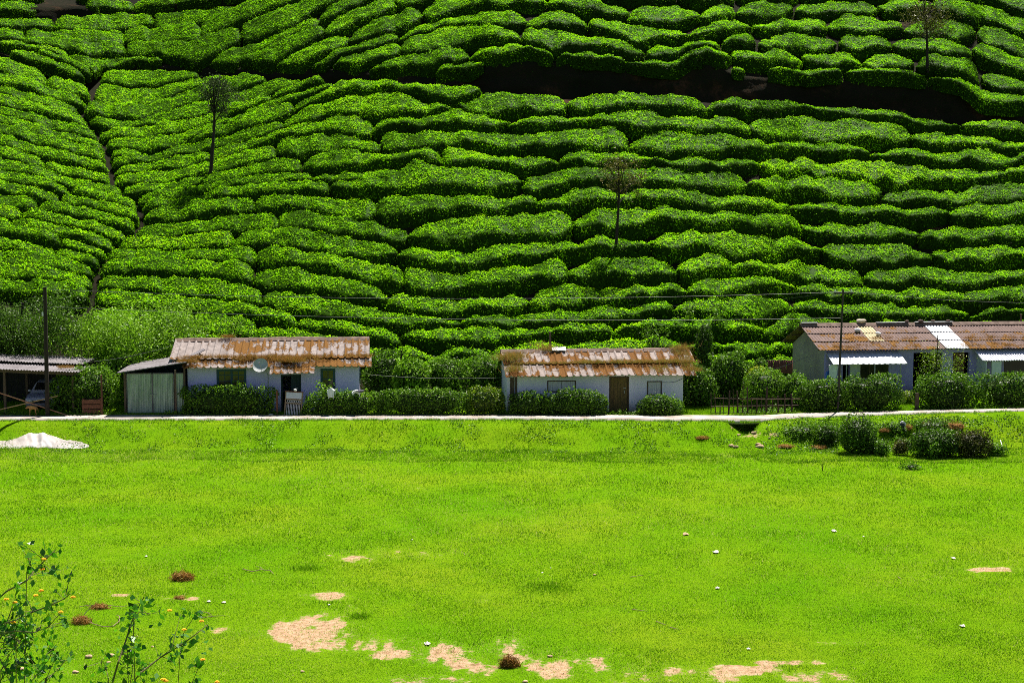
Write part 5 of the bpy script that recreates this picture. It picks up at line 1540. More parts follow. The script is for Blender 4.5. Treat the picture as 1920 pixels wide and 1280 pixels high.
# rough weeds scattered over the bank
L_ = Leaves()
n_ = 34000
px = rng.uniform(-100, 2020, n_); Y = road_near_Y(px) - rng.uniform(.1, 4.4, n_)
c_ = fbm(to_x(px, Y) * 1.1, Y * 1.1, 9.0, 3)
keep = c_ > np.where((px > 1340) & (px < 1462), -.05, 0.0) * 1.0 + np.where((px > 1440 + 40 * vnoise(Y * 2, 1.0)) & (px < 1870 + 60 * vnoise(Y * 2, 7.0)), -.15, .30)
px, Y, c_ = px[keep], Y[keep], c_[keep]
zz = ground_z(px, Y) + np.abs(rng.normal(0, .05, len(px)))
L_.leaves(np.stack([to_x(px, Y), Y, zz], -1), rng.normal(size=(len(px), 3)) + [0, -.2, 1.0], .08, np.clip(rng.normal(.56, .2, len(px)), 0, 1))
n_ = 11000
px = rng.normal(1680, 130, n_); Y = road_near_Y(px) - .5 - 4.6 * rng.beta(1.6, 1.9, n_)
keep = (fbm(to_x(px, Y) * .8, Y * .8, 19.0, 3) > -.1 + .5 * (np.abs(px - 1680) / 260) ** 2) & (px > 1440)
px, Y = px[keep], Y[keep]
zz = ground_z(px, Y) + rng.uniform(0, .30, len(px)) * np.clip(.6 + fbm(to_x(px, Y), Y, 5.0), .1, 1.3)
L_.leaves(np.stack([to_x(px, Y), Y, zz], -1), rng.normal(size=(len(px), 3)) + [0, -.2, 1.0], .10, np.clip(rng.normal(.50, .22, len(px)), 0, 1))
o = L_.make("bank_weeds", M['leaf']); tag(o, kind='stuff')
# ------------------------------------------------------------------ small things
M['pole'] = plain("tarred_pole", (0.040, 0.026, 0.018), (0.018, 0.012, 0.009), 4, 0.85, (6, 6, .6), 0.4)
M['pole_thin'] = plain("weathered_iron", (0.06, 0.045, 0.036), (0.03, 0.022, 0.018), 6, 0.7)
M['wire'] = plain("grey_wire", (0.13, 0.13, 0.135), (0.09, 0.09, 0.095), 3, 0.5, bmp=0)
M['bamboo'] = plain("bamboo", (0.50, 0.33, 0.15), (0.32, 0.19, 0.08), 6, 0.6, (1, 1, 1), 0.2)
M['bamboo_red'] = plain("reddish_bamboo", (0.50, 0.24, 0.14), (0.30, 0.13, 0.07), 6, 0.6)
M['fence'] = plain("dark_sticks", (0.075, 0.042, 0.030), (0.032, 0.02, 0.015), 6, 0.85)
M['ceramic'] = plain("ceramic", (0.7, 0.7, 0.68), (0.5, 0.5, 0.48), 4, 0.3, bmp=0)

def gpt(px, py):
    Y = Yg(px, py)
    return np.array([float(to_x(px, Y)), Y, float(ground_z(np.array([px * 1.0]), np.array([Y]))[0])])

def pole(px0, pyb, px1, pyt, Y, r, m, label, arm=True):
    b0, t0 = P(px0, pyb, Y), P(px1, pyt, Y)
    root = empty("utility_pole", b0, 0, label, "utility pole")
    v = t0 - b0
    MB().tube([(0, 0, -.3), tuple(v * .5), tuple(v)], [r, r * .9, r * .75], 9).make("post", m, root)
    if arm:
        a = MB(); h = v[2] - .18
        a.box(v[0] - .5, v[0] + .5, -.03 - r, .03 - r, h - .04, h + .04); a.make("crossarm", m, root)
        for dx in (-.42, .42):
            MB().lathe((v[0] + dx, -r, h + .04), [(.0, 0), (.035, .0), (.045, .03), (.03, .06), (.045, .09), (.02, .13), (0.0, .13)], 9).make("insulator", M['ceramic'], root)
    return root, t0
p1, t1 = pole(89, 776, 84, 538, 71.0, .115, M['pole'], "thick dark wooden utility pole beside the shed at the left", False)
MB().lathe((t1[0] - p1.location.x - .13, -.05, P(84, 592, 71)[2] - p1.location.z), [(.0, 0), (.05, .0), (.05, .16), (.02, .2), (0, .2)], 9).make("insulator", M['ceramic'], p1)
MB().tube([(t1[0] - p1.location.x, 0, t1[2] - p1.location.z - .12), (t1[0] - p1.location.x - .13, -.05, t1[2] - p1.location.z - .12)], .02, 5).make("bracket", M['pole'], p1)
p2, t2 = pole(1570, 779, 1581, 543, 71.7, .062, M['pole_thin'], "thin dark leaning utility pole in front of the long row house")
def wire(pts, label, r=.007, group="overhead wires"):
    b = MB(); b.tube(pts, r, 5)
    o = b.make("wire", M['wire']); return tag(o, label, "wire", group)
def sag(a, e, s, n=28):
    return [a + (e - a) * u + np.array([0, 0, -s * 4 * u * (1 - u)]) for u in np.linspace(0, 1, n)]
wire(sag(t1 + [0, 0, -.12], t2 + [.4, 0, -.10], .42), "upper overhead wire between the two utility poles")
wire(sag(t1 + [0, 0, -1.0], P(1576, 596, 71.7), .35), "lower overhead wire between the two utility poles")
wire(sag(t2 + [.42, 0, -.1], P(2080, 566, 74), .25), "overhead wire running right from the thin pole")
wire(sag(t2 + [-.42, 0, -.1], P(1180, 572, 77), .3), "overhead wire sloping left from the thin pole over the middle cottage")
wire(sag(P(86, 676, 71), P(-30, 650, 70), .2), "slack wire from the thick pole to the left edge")
wire(sag(P(86, 680, 71), P(345, 640, 73), .35), "slack wire from the thick pole to the left cottage's roof")
wire([P(1515, 668, 77) , P(1460, 690, 77.3), P(1437, 694, 77.3)], "pale rope from the row house gable to the rusty tin fence", .018)
wire(sag(P(672, 700, 73), P(950, 707, 73.5), .15), "low wire strung between the two cottages")

def bar(name, a, b_, r, m, label, cat, group=None, n=7):
    o = MB().tube([a, (np.asarray(a) + np.asarray(b_)) / 2, b_], [r, r * .95, r * .85], n).make(name, m)
    return tag(o, label, cat, group)
bar("bamboo_pole", P(-40, 723, 71.05), P(128, 779, 71.15), .036, M['bamboo_red'], "reddish bamboo pole falling to the right across the shed front", "pole", "crossed poles before the shed")
bar("bamboo_pole", P(-40, 777, 71.2), P(108, 742, 71.22), .034, M['bamboo'], "pale bamboo pole rising to the right across the shed front", "pole", "crossed poles before the shed")
bar("post", P(192, 782, 71.3), P(190, 703, 71.3), .055, M['wood_red'], "brown wooden post in the shrub left of the garage", "post")
bar("post", P(330, 782, 71.25), P(328.5, 693, 71.25), .06, M['wood'], "grey wooden post standing in front of the garage's right panel", "post")
bar("post", P(520, 781, 71.15), P(519, 732, 71.15), .05, M['wood_red'], "short brown post left of the leaning gate", "post")
bar("post", P(1718, 778, 71.9), P(1720, 737, 71.9), .12, M['wood'], "stout dark stump post beside the yellow green shrub", "post")
bar("stake", P(752, 675, 76.4), P(753, 656, 76.4), .06, M['pole'], "dark stake among tea near the left cottage's right end", "stake", "stakes between the cottages")
bar("stake", P(796, 714, 74.3), P(795, 691, 74.3), .05, M['pole'], "dark stake before the bright shrub between the cottages", "stake", "stakes between the cottages")
bar("stake", P(1032, 662, 79.5), P(1031, 622, 79.5), .07, M['wood'], "grey stake rising behind the middle cottage's ridge", "stake")
g0 = gpt(1551, 882); bar("stake", g0 - [0, 0, .1], g0 + [0.02, 0, .37], .022, M['pole'], "thin dark stake standing alone in the lawn below the bank", "stake")
bar("stake", P(1915, 617, 83), P(1914, 588, 83), .06, M['wood'], "short stake behind the row house ridge at the right edge", "stake")

# brown crate in the shrub left of the garage
b = MB(); o0 = P(154, 780, 71.3)
cr = empty("crate", o0, R(4), "brown wooden crate half hidden in the shrub left of the garage", "crate")
for k in range(3):
    b.box(0, 1.0, 0, .025, .12 + .26 * k, .33 + .26 * k)
b.make("front_board", M['wood_red'], cr)
for x in (0.02, .92):
    MB().box(x, x + .06, .026, .5, 0, .9).make("side", M['wood_red'], cr)
MB().box(0.08, .92, .47, .5, .1, .88).make("back_board", M['wood'], cr)

# car in the shed
car = empty("parked_car", P(74, 771, 73.0), R(2), "small white car parked nose out in the dark shed", "car")
M['carpaint'] = plain("white_car_paint", (0.40, 0.39, 0.52), (0.34, 0.33, 0.46), 2, 0.3, bmp=0, spec=0.5)
M['tyre'] = plain("rubber", (0.02, 0.02, 0.02), (0.012, 0.012, 0.012), 5, 0.8)
secs = [  # y, half width, list of (z, width factor)
    (0.0, .62, .30, .62, .62), (.06, .74, .24, .72, .72), (.35, .79, .22, .80, .80), (.95, .80, .22, .90, .90), (1.55, .80, .22, .93, 1.38), (2.0, .80, .22, .93, 1.46), (2.9, .80, .22, .93, 1.44), (3.35, .79, .24, .92, 1.30), (3.5, .72, .32, .85, .88)]
vs, fs = [], []
for (y, hw, zb_, zm, zt_) in secs:
    top = hw * (.96 if zt_ <= zm + .01 else .78)
    for (xx, zz) in ((-hw * .92, zb_), (-hw, zb_ + .12), (-hw, zm - .08), (-hw * .97, zm), (-top, zt_ - .03), (-top * .85, zt_), (top * .85, zt_), (top, zt_ - .03), (hw * .97, zm), (hw, zm - .08), (hw, zb_ + .12), (hw * .92, zb_)):
        vs.append((xx, y, zz))
k = 12
for i in range(len(secs) - 1):
    for j in range(k):
        fs.append((i * k + j, i * k + (j + 1) % k, (i + 1) * k + (j + 1) % k, (i + 1) * k + j))
fs += [tuple(range(k - 1, -1, -1)), tuple((len(secs) - 1) * k + j for j in range(k))]
body = MB().add(vs, fs).make("body", M['carpaint'], car, shade=False)
b = MB(); b.add([(-.60, 1.02, .945), (.60, 1.02, .945), (.56, 1.52, 1.37), (-.56, 1.52, 1.37), (-.60, 1.0, .935), (.60, 1.0, .935), (.56, 1.50, 1.36), (-.56, 1.50, 1.36)], [(4, 5, 6, 7), (3, 2, 1, 0), (0, 1, 5, 4), (1, 2, 6, 5), (2, 3, 7, 6), (3, 0, 4, 7)])
b.make("windscreen", M['darkglass'], car)
for sx in (-1, 1):
    MB().lathe((sx * .50, -.02, .56), [(0.0, .0), (.10, .0), (.11, .03), (.10, .08)], 12, 'y').make("headlight", M['ceramic'], car)
    MB().box(sx * .86 - .07, sx * .86 + .07, 1.12, 1.2, .93, 1.05).make("mirror", M['carpaint'], car, bevel=.02)
    for wy in (.62, 2.85):
        MB().lathe((sx * .74 - .09, wy, .27), [(.12, .0), (.25, .0), (.28, .04), (.28, .14), (.25, .18), (.12, .18)], 18, 'x').make("wheel", M['tyre'], car)
MB().box(-.36, .36, -.035, -.002, .44, .58).make("grille", M['darkin'], car)
MB().box(-.70, .70, -.06, .03, .26, .40).make("bumper", M['tin_old'], car, bevel=.03)

# dog
M['fur'] = plain("tan_fur", (0.50, 0.26, 0.08), (0.34, 0.16, 0.05), 6, 0.9)
def skin(name, pts, edges, m, root_i=0, sub=2):
    me = bpy.data.meshes.new(name)
    me.from_pydata([p[:3] for p in pts], edges, [])
    o = bpy.data.objects.new(name, me); COL.objects.link(o)
    sk = o.modifiers.new("skin", 'SKIN')
    for i, p in enumerate(pts):
        me.skin_vertices[0].data[i].radius = (p[3], p[3] if len(p) < 5 else p[4])
    me.skin_vertices[0].data[root_i].use_root = True
    s = o.modifiers.new("sub", 'SUBSURF'); s.levels = sub; s.render_levels = sub
    me.materials.append(m)
    return o
# facing left (-x), head lowered
dp = [(.20, 0, .40, .085), (.05, 0, .41, .085), (-.10, 0, .40, .10), (-.20, 0, .42, .075), (-.27, 0, .41, .055), (-.34, 0, .385, .058), (-.41, 0, .365, .032), (-.455, 0, .355, .022),   # trunk, neck, head, muzzle 0..7
      (-.14, -.07, .27, .038), (-.15, -.07, .13, .022), (-.14, -.07, .025, .02), (-.175, -.07, .012, .02),    # front leg
      (-.14, .07, .27, .038), (-.19, .07, .13, .022), (-.20, .07, .025, .02), (-.235, .07, .012, .02),
      (.22, -.08, .27, .055), (.20, -.08, .17, .032), (.27, -.08, .10, .02), (.24, -.08, .02, .02), (.205, -.08, .012, .02),   # hind leg, hock back
      (.21, .08, .27, .055), (.17, .08, .17, .032), (.23, .08, .10, .02), (.20, .08, .02, .02), (.165, .08, .012, .02),
      (.28, 0, .40, .028), (.34, 0, .33, .02), (.37, 0, .24, .016), (.385, 0, .17, .010)]
de = [(i, i + 1) for i in range(7)] + [(2, 8), (8, 9), (9, 10), (10, 11), (2, 12), (12, 13), (13, 14), (14, 15), (0, 16), (16, 17), (17, 18), (18, 19), (19, 20), (0, 21), (21, 22), (22, 23), (23, 24), (24, 25), (0, 26), (26, 27), (27, 28), (28, 29)]
dog = skin("dog", dp, de, M['fur'])
dY = 71.0; dl = P(61, 779, dY); dl[2] = float(ground_z(np.array([61.0]), np.array([dY]))[0]) + .02
dog.location = tuple(dl); dog.rotation_euler = (0, 0, R(8)); dog.scale = (.78, .9, 1.08)
tag(dog, "small tan dog standing at the road edge, facing left with lowered head", "dog")
e = MB()
for sy in (-1, 1):
    e.add([(-.30, sy * .035, .43), (-.335, sy * .06, .425), (-.315, sy * .062, .50), (-.30, sy * .05, .43)], [(0, 1, 2), (2, 1, 3), (0, 2, 3), (0, 3, 1)])
e.make("ears", M['fur'], dog)

# leaning gate by the doorway
gt = empty("gate", P(532, 781, 71.15), R(-4), "weathered grey gate panel with turned bars leaning before the left cottage's doorway", "gate")
gt.rotation_euler = (R(-8), R(3), R(-4))
gw_, gh_ = .92, 1.30
MB().box(0, .06, 0, .05, 0, gh_).make("stile", M['twig'], gt); MB().box(gw_ - .06, gw_, 0, .05, 0, gh_).make("stile", M['twig'], gt)
MB().box(.06, gw_ - .06, 0, .045, gh_ - .33, gh_ - .01).make("top_panel", M['grey_panel'], gt)
MB().box(-.02, gw_ + .02, -.01, .06, gh_, gh_ + .05).make("top_rail", M['wood_red'], gt)
for z in (.08, .72, .93):
    MB().box(.062, gw_ - .062, .003, .042, z - .03, z + .03).make("rail", M['twig'], gt)
b = MB()
for i in range(9):
    x = .13 + i * .083
    b.tube([(x, .022, .11), (x, .022, .25), (x, .022, .4), (x, .022, .56), (x, .022, .69)], [.014, .024, .015, .024, .014], 6)
b.make("spindles", M['shutter'], gt)
b = MB()
for i in range(8):
    x = .10 + i * .095
    b.tube([(x, .022, .755), (x + .07, .022, .905)], .012, 5); b.tube([(x + .07, .03, .755), (x, .03, .905)], .012, 5)
b.make("lattice", M['shutter'], gt)
lump("cap", P(554, 731, 71.05), (.09, .07, .06), M['cloth_white'], "small pale cloth cap on the leaning gate's top corner", "cap", seed=3)
lump("brick", P(508, 777.5, 71.0), (.13, .08, .05), M['sack'], "pale brick lying by the wall left of the short brown post", "brick", seed=9, amp=.1)

def drape(name, c, wx, drop_f, drop_b, dep, m, label, cat, seed=0):
    """cloth hung over the top of a hedge"""
    nx, nv = 22, 26
    u = np.linspace(-1, 1, nx); v = np.linspace(0, 1, nv)
    U, V = np.meshgrid(u, v)
    L_tot = drop_f + dep + drop_b
    s = V * L_tot
    y = np.where(s < drop_f, -dep / 2, np.where(s < drop_f + dep, -dep / 2 + (s - drop_f), dep / 2))
    z = np.where(s < drop_f, -(drop_f - s), np.where(s < drop_f + dep, 0.0, -(s - drop_f - dep)))
    fold = .05 * np.sin(U * 7 + seed + V * 2) * np.clip(np.abs(V - .5) * 2, .2, 1)
    nar = 1 - .35 * np.clip((drop_f - s) / drop_f, 0, 1) * (1 + .6 * vnoise(U * 2, seed))
    x = U * wx / 2 * nar + .03 * fbm(V * 3, U * 2, seed)
    y = y - fold * np.where(s < drop_f, 1, .2) * 1.2; z = z + .03 * fbm(U * 2, V * 4, seed) - .10 * np.abs(U) ** 2
    v3 = np.stack([x, y, z], -1).reshape(-1, 3)
    I = np.arange(nx * nv).reshape(nv, nx)
    q = np.stack([I[:-1, :-1], I[:-1, 1:], I[1:, 1:], I[1:, :-1]], -1).reshape(-1, 4)
    o = build(name, v3, q, None, m, None, None, True)
    o.location = tuple(float(k) for k in c)
    sm_ = o.modifiers.new("thick", 'SOLIDIFY'); sm_.thickness = .012
    return tag(o, label, cat)
drape("cloth", P(621, 728, 71.05), .42, .46, .3, .3, M['cloth_white'], "white cloth drying over the hedge under the single window", "cloth", 1)
drape("cloth", P(668, 731.5, 71.2), .46, .13, .2, .35, M['cloth_white'], "crumpled white and dark cloth on the hedge top, right of the white one", "cloth", 2)
lump("dark_cloth", P(676, 733, 71.0), (.2, .16, .07), M['rag_dark'], "bunched dark cloth on the hedge top by the left cottage's corner", "cloth", seed=8)

# bamboo fence right of the middle cottage
fn = empty("stick_fence", P(1333, 780, 71.4), 0, "rickety dark stick fence with three rails around the grass plot", "fence")
fo = np.array(fn.location)
for (x, top, bot, r) in ((1333, 736, 782, .028), (1342, 738, 781, .024), (1350, 756, 779, .035), (1357, 740, 776, .018), (1366, 732, 777, .05), (1375, 729, 775, .02), (1383, 733, 774, .05), (1392, 722, 774, .026), (1402, 726, 774, .045), (1410, 745, 775, .03),
                         (1418, 748, 775, .045), (1428, 744, 775, .022), (1437, 726, 774, .06), (1449, 742, 774, .022), (1459, 742, 774, .045), (1472, 738, 774, .045), (1485, 738, 773, .055)):
    a, e = P(x, bot, 71.5) - fo, P(x + rng.uniform(-2, 2), top, 71.5) - fo
    MB().tube([a, (a + e) / 2 + rng.normal(0, .015, 3), e], [r, r * .9, r * .75], 6).make("picket", M['fence'], fn)
for (x0, y0, x1, y1, r, mm) in ((1338, 746, 1420, 747, .022, M['fence']), (1410, 747.5, 1500, 747.5, .034, M['wood']), (1333, 762, 1498, 759, .03, M['fence']), (1334, 773.5, 1490, 773, .02, M['fence'])):
    a, e = P(x0, y0, 71.42) - fo, P(x1, y1, 71.42) - fo
    MB().tube([a, (a * 2 + e) / 3 + [0, 0, rng.normal(0, .02)], (a + 2 * e) / 3 + [0, 0, rng.normal(0, .02)], e], r, 6).make("rail", mm, fn)
# rusty tin fence
tf = empty("tin_fence", P(1438, 697, 77.6), R(3), "rusty red brown tin fence left of the grey gable wall", "fence")
for i in range(4):
    sheet_w = .36
    x0 = .37 * i
    n_ = 24; xs = np.linspace(x0, x0 + sheet_w, n_); yy = .012 * np.sin(xs * 60); zt_ = .62 + .03 * math.sin(i * 2.3); dip = .04 * math.sin(i)
    v3 = np.concatenate([np.stack([xs, yy, np.full(n_, -.1)], -1), np.stack([xs, yy, np.linspace(zt_, zt_ + dip, n_)], -1), np.stack([xs, yy + .008, np.full(n_, -.1)], -1), np.stack([xs, yy + .008, np.linspace(zt_, zt_ + dip, n_)], -1)])
    j = np.arange(n_ - 1)
    build("panel", v3, np.concatenate([np.stack([j, j + 1, n_ + j + 1, n_ + j], -1), np.stack([2 * n_ + j + 1, 2 * n_ + j, 3 * n_ + j, 3 * n_ + j + 1], -1), np.stack([n_ + j, n_ + j + 1, 3 * n_ + j + 1, 3 * n_ + j], -1)]), None, M['rust'], tf)
MB().box(-.03, 1.5, .02, .06, .60, .66).make("rail", M['wood'], tf)
# laundry at the row house corner
drape("cloth", P(1563, 682, 76.2), .5, 1.15, .1, .05, M['cloth_white'], "long white cloth hanging at the row house's left corner", "cloth", 4)
drape("cloth", P(1558, 694, 76.4), .62, 1.05, .1, .05, M['blue_cloth'], "blue cloth hanging behind the white one at the row house corner", "cloth", 6)

# plastic sheet on the grass
nx, ny = 110, 26
u, v = np.linspace(0, 1, nx), np.linspace(0, 1, ny)
U, V = np.meshgrid(u, v)
px_ = -40 + 196 * U
cy = np.interp(px_, [-40, 0, 20, 45, 60, 70, 95, 110, 130, 157], [833, 831, 829, 824, 826, 824, 827, 830, 831, 833])
Yc_ = np.array([Yg(p, c + 1) for p, c in zip(px_[0], cy[0] + 3)])[None]
YY_ = Yc_ + (V - .5) * np.interp(px_, [-40, 0, 20, 70, 110, 140, 157], [1.0, 1.0, 1.3, 1.5, .9, .7, .15]) * 1.0
hh_ = np.interp(px_, [-40, 0, 18, 25, 40, 48, 56, 60, 66, 72, 85, 100, 130, 157], [.02, .03, .05, .09, .11, .11, .06, .04, .14, .13, .07, .04, .02, .02])
prof_ = np.sin(np.pi * np.clip(V, 0, 1)) ** .6
zz_ = ground_z(px_, YY_) + .015 + hh_ * prof_ * (1 + .25 * fbm(U * 22, V * 2.5, 1.0)) + .05 * np.abs(np.sin(U * 26 + V * 3.5 + 2.0 * vnoise(U * 6, V * 2, 3.0))) * prof_ * (.4 + .6 * np.abs(vnoise(U * 5, V, 8.0)))
I = np.arange(nx * ny).reshape(ny, nx)
q = np.stack([I[:-1, :-1], I[:-1, 1:], I[1:, 1:], I[1:, :-1]], -1).reshape(-1, 4)
o = build("plastic_sheet", np.stack([to_x(px_, YY_), YY_, zz_], -1).reshape(-1, 3), q, None, M['plastic_white'], None, None, True)
tag(o, "long crumpled white plastic sheet lying on the grass at the left edge", "plastic sheet")

# earth and stones by the ditch, heaps, litter
def stone(label, px, py, rpx, group, m='stone', cat="stone", name="stone", flat=.5, seed=None, lift=.25):
    g_ = gpt(px, py); r = rpx / F * g_[1]
    return lump(name, g_ + [0, 0, r * flat * lift], (r, r * .75, r * flat), M[m], label, cat, group, rng.uniform(0, 90) if seed is None else seed, .28)
SGp = "stones below the ditch"
stone("flat tan stone in the grass, left one of the left pair below the ditch", 1377, 836, 5.5, SGp)
stone("flat tan stone in the grass, right one of the left pair below the ditch", 1385, 838.5, 5.5, SGp)
stone("small tan stone, upper one of the right pair below the ditch", 1428, 833.5, 5.5, SGp)
stone("large flat tan stone, lower one of the right pair below the ditch", 1431, 838.5, 8, SGp)
stone("round tan stone on the washed out earth beside the ditch", 1419, 812, 5, SGp)
stone("tan stone at the ditch's lower left lip", 1391, 816, 4.5, SGp)
stone("small pale stone right of the washed out earth", 1449, 822, 3, SGp)
M['redsoil'] = plain("red_brown_litter", (0.36, 0.17, 0.07), (0.16, 0.06, 0.03), 9, 0.95, None, 0.9, 0.05, dist=.04)
def heap(label, px, py, rx, h, cat="heap", name="heap", tw=110, m='redsoil', group="heaps of dry clippings on the bank", straw='straw', tint=.55):
    g_ = gpt(px, py); r = rx / F * g_[1]
    v, q = blob((0, 0, 0), (r * .75, r * .45, h * .6), 26, 14, .5, 2.6, rng.uniform(0, 50), .2)
    L_ = Leaves(); L_.surf(v, q, .45)
    n_ = tw * 4
    d = unit(rng.normal(size=(n_, 3))); d[:, 2] = np.abs(d[:, 2])
    pos = d * np.array([r, r * .6, h]) * rng.uniform(.55, 1.25, (n_, 1))
    L_.leaves(pos, d, .10, np.clip(rng.normal(tint, .2, n_), 0, .9), aspect=.16, spread=1.2)
    o = L_.make(name, M[straw]); o.location = tuple(g_)
    return tag(o, label, cat, group)
heap("red brown heap of dry clippings on the bank, larger right one", 1796, 808, 24, .34)
heap("red brown heap of dry clippings on the bank, between rag and larger heap", 1750, 805, 13, .30)
heap("small red brown heap beside the white rag on the bank", 1710, 815, 10, .26)
heap("low reddish patch of clippings above the olive tussock", 1668, 822, 11, .15)
heap("grey brown pile of dead sticks on the bank, right of the ditch stones", 1480, 838, 17, .14, tint=.6)
heap("grey brown pile of dead sticks below the dark bank shrubs", 1543, 840, 15, .14, tint=.6)
heap("dry brown weed patch on the bank, left of the ditch", 1322, 823, 13, .12, tint=.55)
drape("rag", gpt(1702, 808) + [0, 0, .42], .3, .35, .2, .12, M['cloth_white'], "white rag snagged on a dark stub on the bank", "rag", 9)
lump("dark_rag", gpt(1700, 808) + [0, -.12, .3], (.11, .08, .14), M['rag_dark'], "dark bag under the white rag on the bank", "bag", seed=4)

LT = "scraps of litter on the lawn"
def litter(label, px, py, w_, m='plastic_white', group=LT):
    g_ = gpt(px, py); r = w_ * .36 / F * g_[1]
    n_ = 7
    u = np.linspace(-1, 1, n_); U, V = np.meshgrid(u, u)
    s_ = rng.uniform(0, 50)
    z = .4 * r * np.abs(fbm(U * 1.3 + s_, V * 1.3, s_)) + .03 + .5 * r * np.clip(1 - U ** 2 - V ** 2, 0, 1)
    x = U * r * (1 + .3 * vnoise(V * 2, s_)); y = V * r * 1.2 * (1 + .3 * vnoise(U * 2, s_ + 3))
    I = np.arange(n_ * n_).reshape(n_, n_)
    o = build("paper_scrap", np.stack([x, y, z], -1).reshape(-1, 3), np.stack([I[:-1, :-1], I[:-1, 1:], I[1:, 1:], I[1:, :-1]], -1).reshape(-1, 4), None, M[m], None, None, True)
    o.location = tuple(g_)
    return tag(o, label, "litter", group)
for px, py, w_, lb in ((260, 1044, 8, "small white scrap above the husk heap on the left lawn"), (378, 1129, 11, "round white scrap on the left lawn beside a grey one"), (407, 1131, 10, "crumpled grey white scrap right of the round white one"),
                       (1350, 1037, 17, "white peaked paper scrap with dark edge on the right lawn"), (1575, 996, 13, "flat white plastic scrap below the lone stake"), (1805, 1048, 13, "long pale scrap beside the bare soil at the right"),
                       (797, 1209, 18, "long white scrap between the two large bare patches"), (769, 1013, 5, "tiny white scrap above the long bare strip"), (1018, 1075, 6, "tiny white scrap in mid lawn, left of the twigs"),
                       (1354, 1104, 13, "thin grey scrap in mid right lawn"), (1826, 1175, 14, "pale scrap low on the right lawn"), (1415, 1218, 10, "pale scrap above the lower right bare patch"), (1292, 1003, 16, "yellowish scrap below the ditch, far out in the lawn"),
                       (609, 1135, 7, "small white scrap above the left large bare patch"), (1034, 1066, 4, "tiny white scrap near the dark green tuft"), (1632, 1007, 5, "tiny white scrap right of the flat white plastic")):
    litter(lb, px, py, w_ * .85, 'stone' if 'yellowish' in lb else 'plastic_white')

def husk(label, px, py, wpx, n_=160, hscale=.5, strands=True, tint=.55):
    g_ = gpt(px, py); r = wpx * .36 / F * g_[1]
    L_ = Leaves()
    v, q = blob((0, 0, r * .1), (r * .8, r * .55, r * hscale), 20, 10, .4, 2.5, rng.uniform(0, 50), .2)
    L_.surf(v, q, .3)
    d = unit(rng.normal(size=(n_, 3))); d[:, 2] = np.abs(d[:, 2])
    L_.leaves(d * np.array([r, r * .7, r * hscale * 1.2]) * rng.uniform(.7, 1.35, (n_, 1)), rng.normal(size=(n_, 3)), r * 1.0, np.clip(rng.normal(tint, .25, n_), 0, .9), aspect=.07, spread=1.0)
    root = L_.make("root_clump", M['straw']); root.location = tuple(g_)
    return tag(root, label, "root clump", "uprooted root clumps on the lawn")
husk("large pulled up root clump on the left lawn, nearest the small white scrap", 327, 1087, 52, 320, .55, tint=.45)
husk("brown root clump with a long curved stalk at the lower left", 132, 1168, 46, 240, .6)
husk("flat twiggy root clump just above the one with curved stalk", 168, 1140, 44, 200, .3, tint=.55)
husk("dark root clump sitting on the large bare patch at the bottom", 955, 1250, 46, 420, .85, tint=.2)
husk("low brown withered clump left of the round white scrap", 323, 1122, 30, 120, .3, tint=.7)
def stick(label, pts, r, m='twig', cat="stick", group="fallen sticks on the lawn"):
    ps = [gpt(a, b_) + [0, 0, r + .015 + h_] for a, b_, h_ in pts]
    o = MB().tube(ps, [r] * (len(ps) - 1) + [r * .5], 6).make("stick", M[m])
    return tag(o, label, cat, group)
stick("long pale curved root stalk at the lower left", [(140, 1165, .06), (155, 1172, .02), (175, 1177, .01), (193, 1176, .01), (205, 1168, .02), (206, 1160, .05), (200, 1157, .04)], .012)
stick("dark straight stick poking from the brown root clump", [(138, 1161, .12), (154, 1150, .2)], .012, 'bark')
stick("thin root stalk above the curved one", [(130, 1140, .02), (150, 1139, .05), (185, 1139, .06), (205, 1140, .02), (228, 1137, .02)], .010)
stick("twisted grey branch on the lawn left of the long bare strip", [(444, 1068, .01), (462, 1074, .02), (480, 1073, .07), (497, 1073, .03), (503, 1077, .0)], .014)
stick("short hooked twig beside the twisted grey branch", [(470, 1066, .05), (478, 1069, .08), (486, 1074, .04)], .010)
stick("pale stick on the lawn under the round white scrap, upper one", [(364, 1148, .0), (376, 1151, .02), (384, 1155, .0)], .010)
stick("pale stick on the lawn under the round white scrap, lower one", [(363, 1159, .0), (385, 1157, .01), (409, 1155, .0)], .010)
stick("thin grey stick lying in the lower right lawn, upper one", [(1237, 1166, .0), (1256, 1173, .0)], .012)
stick("thin grey stick lying in the lower right lawn, lower one", [(1264, 1178, .0), (1280, 1183, .02)], .014)
stick("thin grey twig lying in the middle right lawn, upper one", [(1186, 1083, .0), (1212, 1079, .0)], .010)
stick("thin grey twig lying in the middle right lawn, lower one", [(1190, 1143, .0), (1220, 1147, .0)], .012)
stick("white stick lying on the bank at the right end of scrub", [(1888, 838, .3), (1895, 848, .05)], .02, 'cloth_white')
stick("pale stick on the lawn below the long pale scrap", [(1700, 1083, .0), (1706, 1087, .0)], .012)
SL = "small stones on the lawn"
for px, py, r_, lb in ((145, 1233, 7, "pinkish stone in the lower left lawn behind the lantana"), (187, 1231, 7, "flat pinkish stone right of the other behind the lantana"), (118, 1261, 6, "tan stone at the bottom left"), (13, 1256, 7, "pinkish stone at the bottom left corner"),
                       (268, 1213, 3, "tiny tan stone above the right lantana"), (183, 1242, 4, "tiny tan stone under the flat pinkish one"), (985, 1279, 5, "dark tan stone at the bottom edge below the dark clump"), (1033, 1231, 5, "reddish clod at the right of the dark clump"), (556, 1260, 4, "tan stone under the left large bare patch"),
                       (1118, 1078, 3, "tiny reddish clod in mid lawn")):
    stone(lb, px, py, r_, SL, flat=.55, lift=.5)
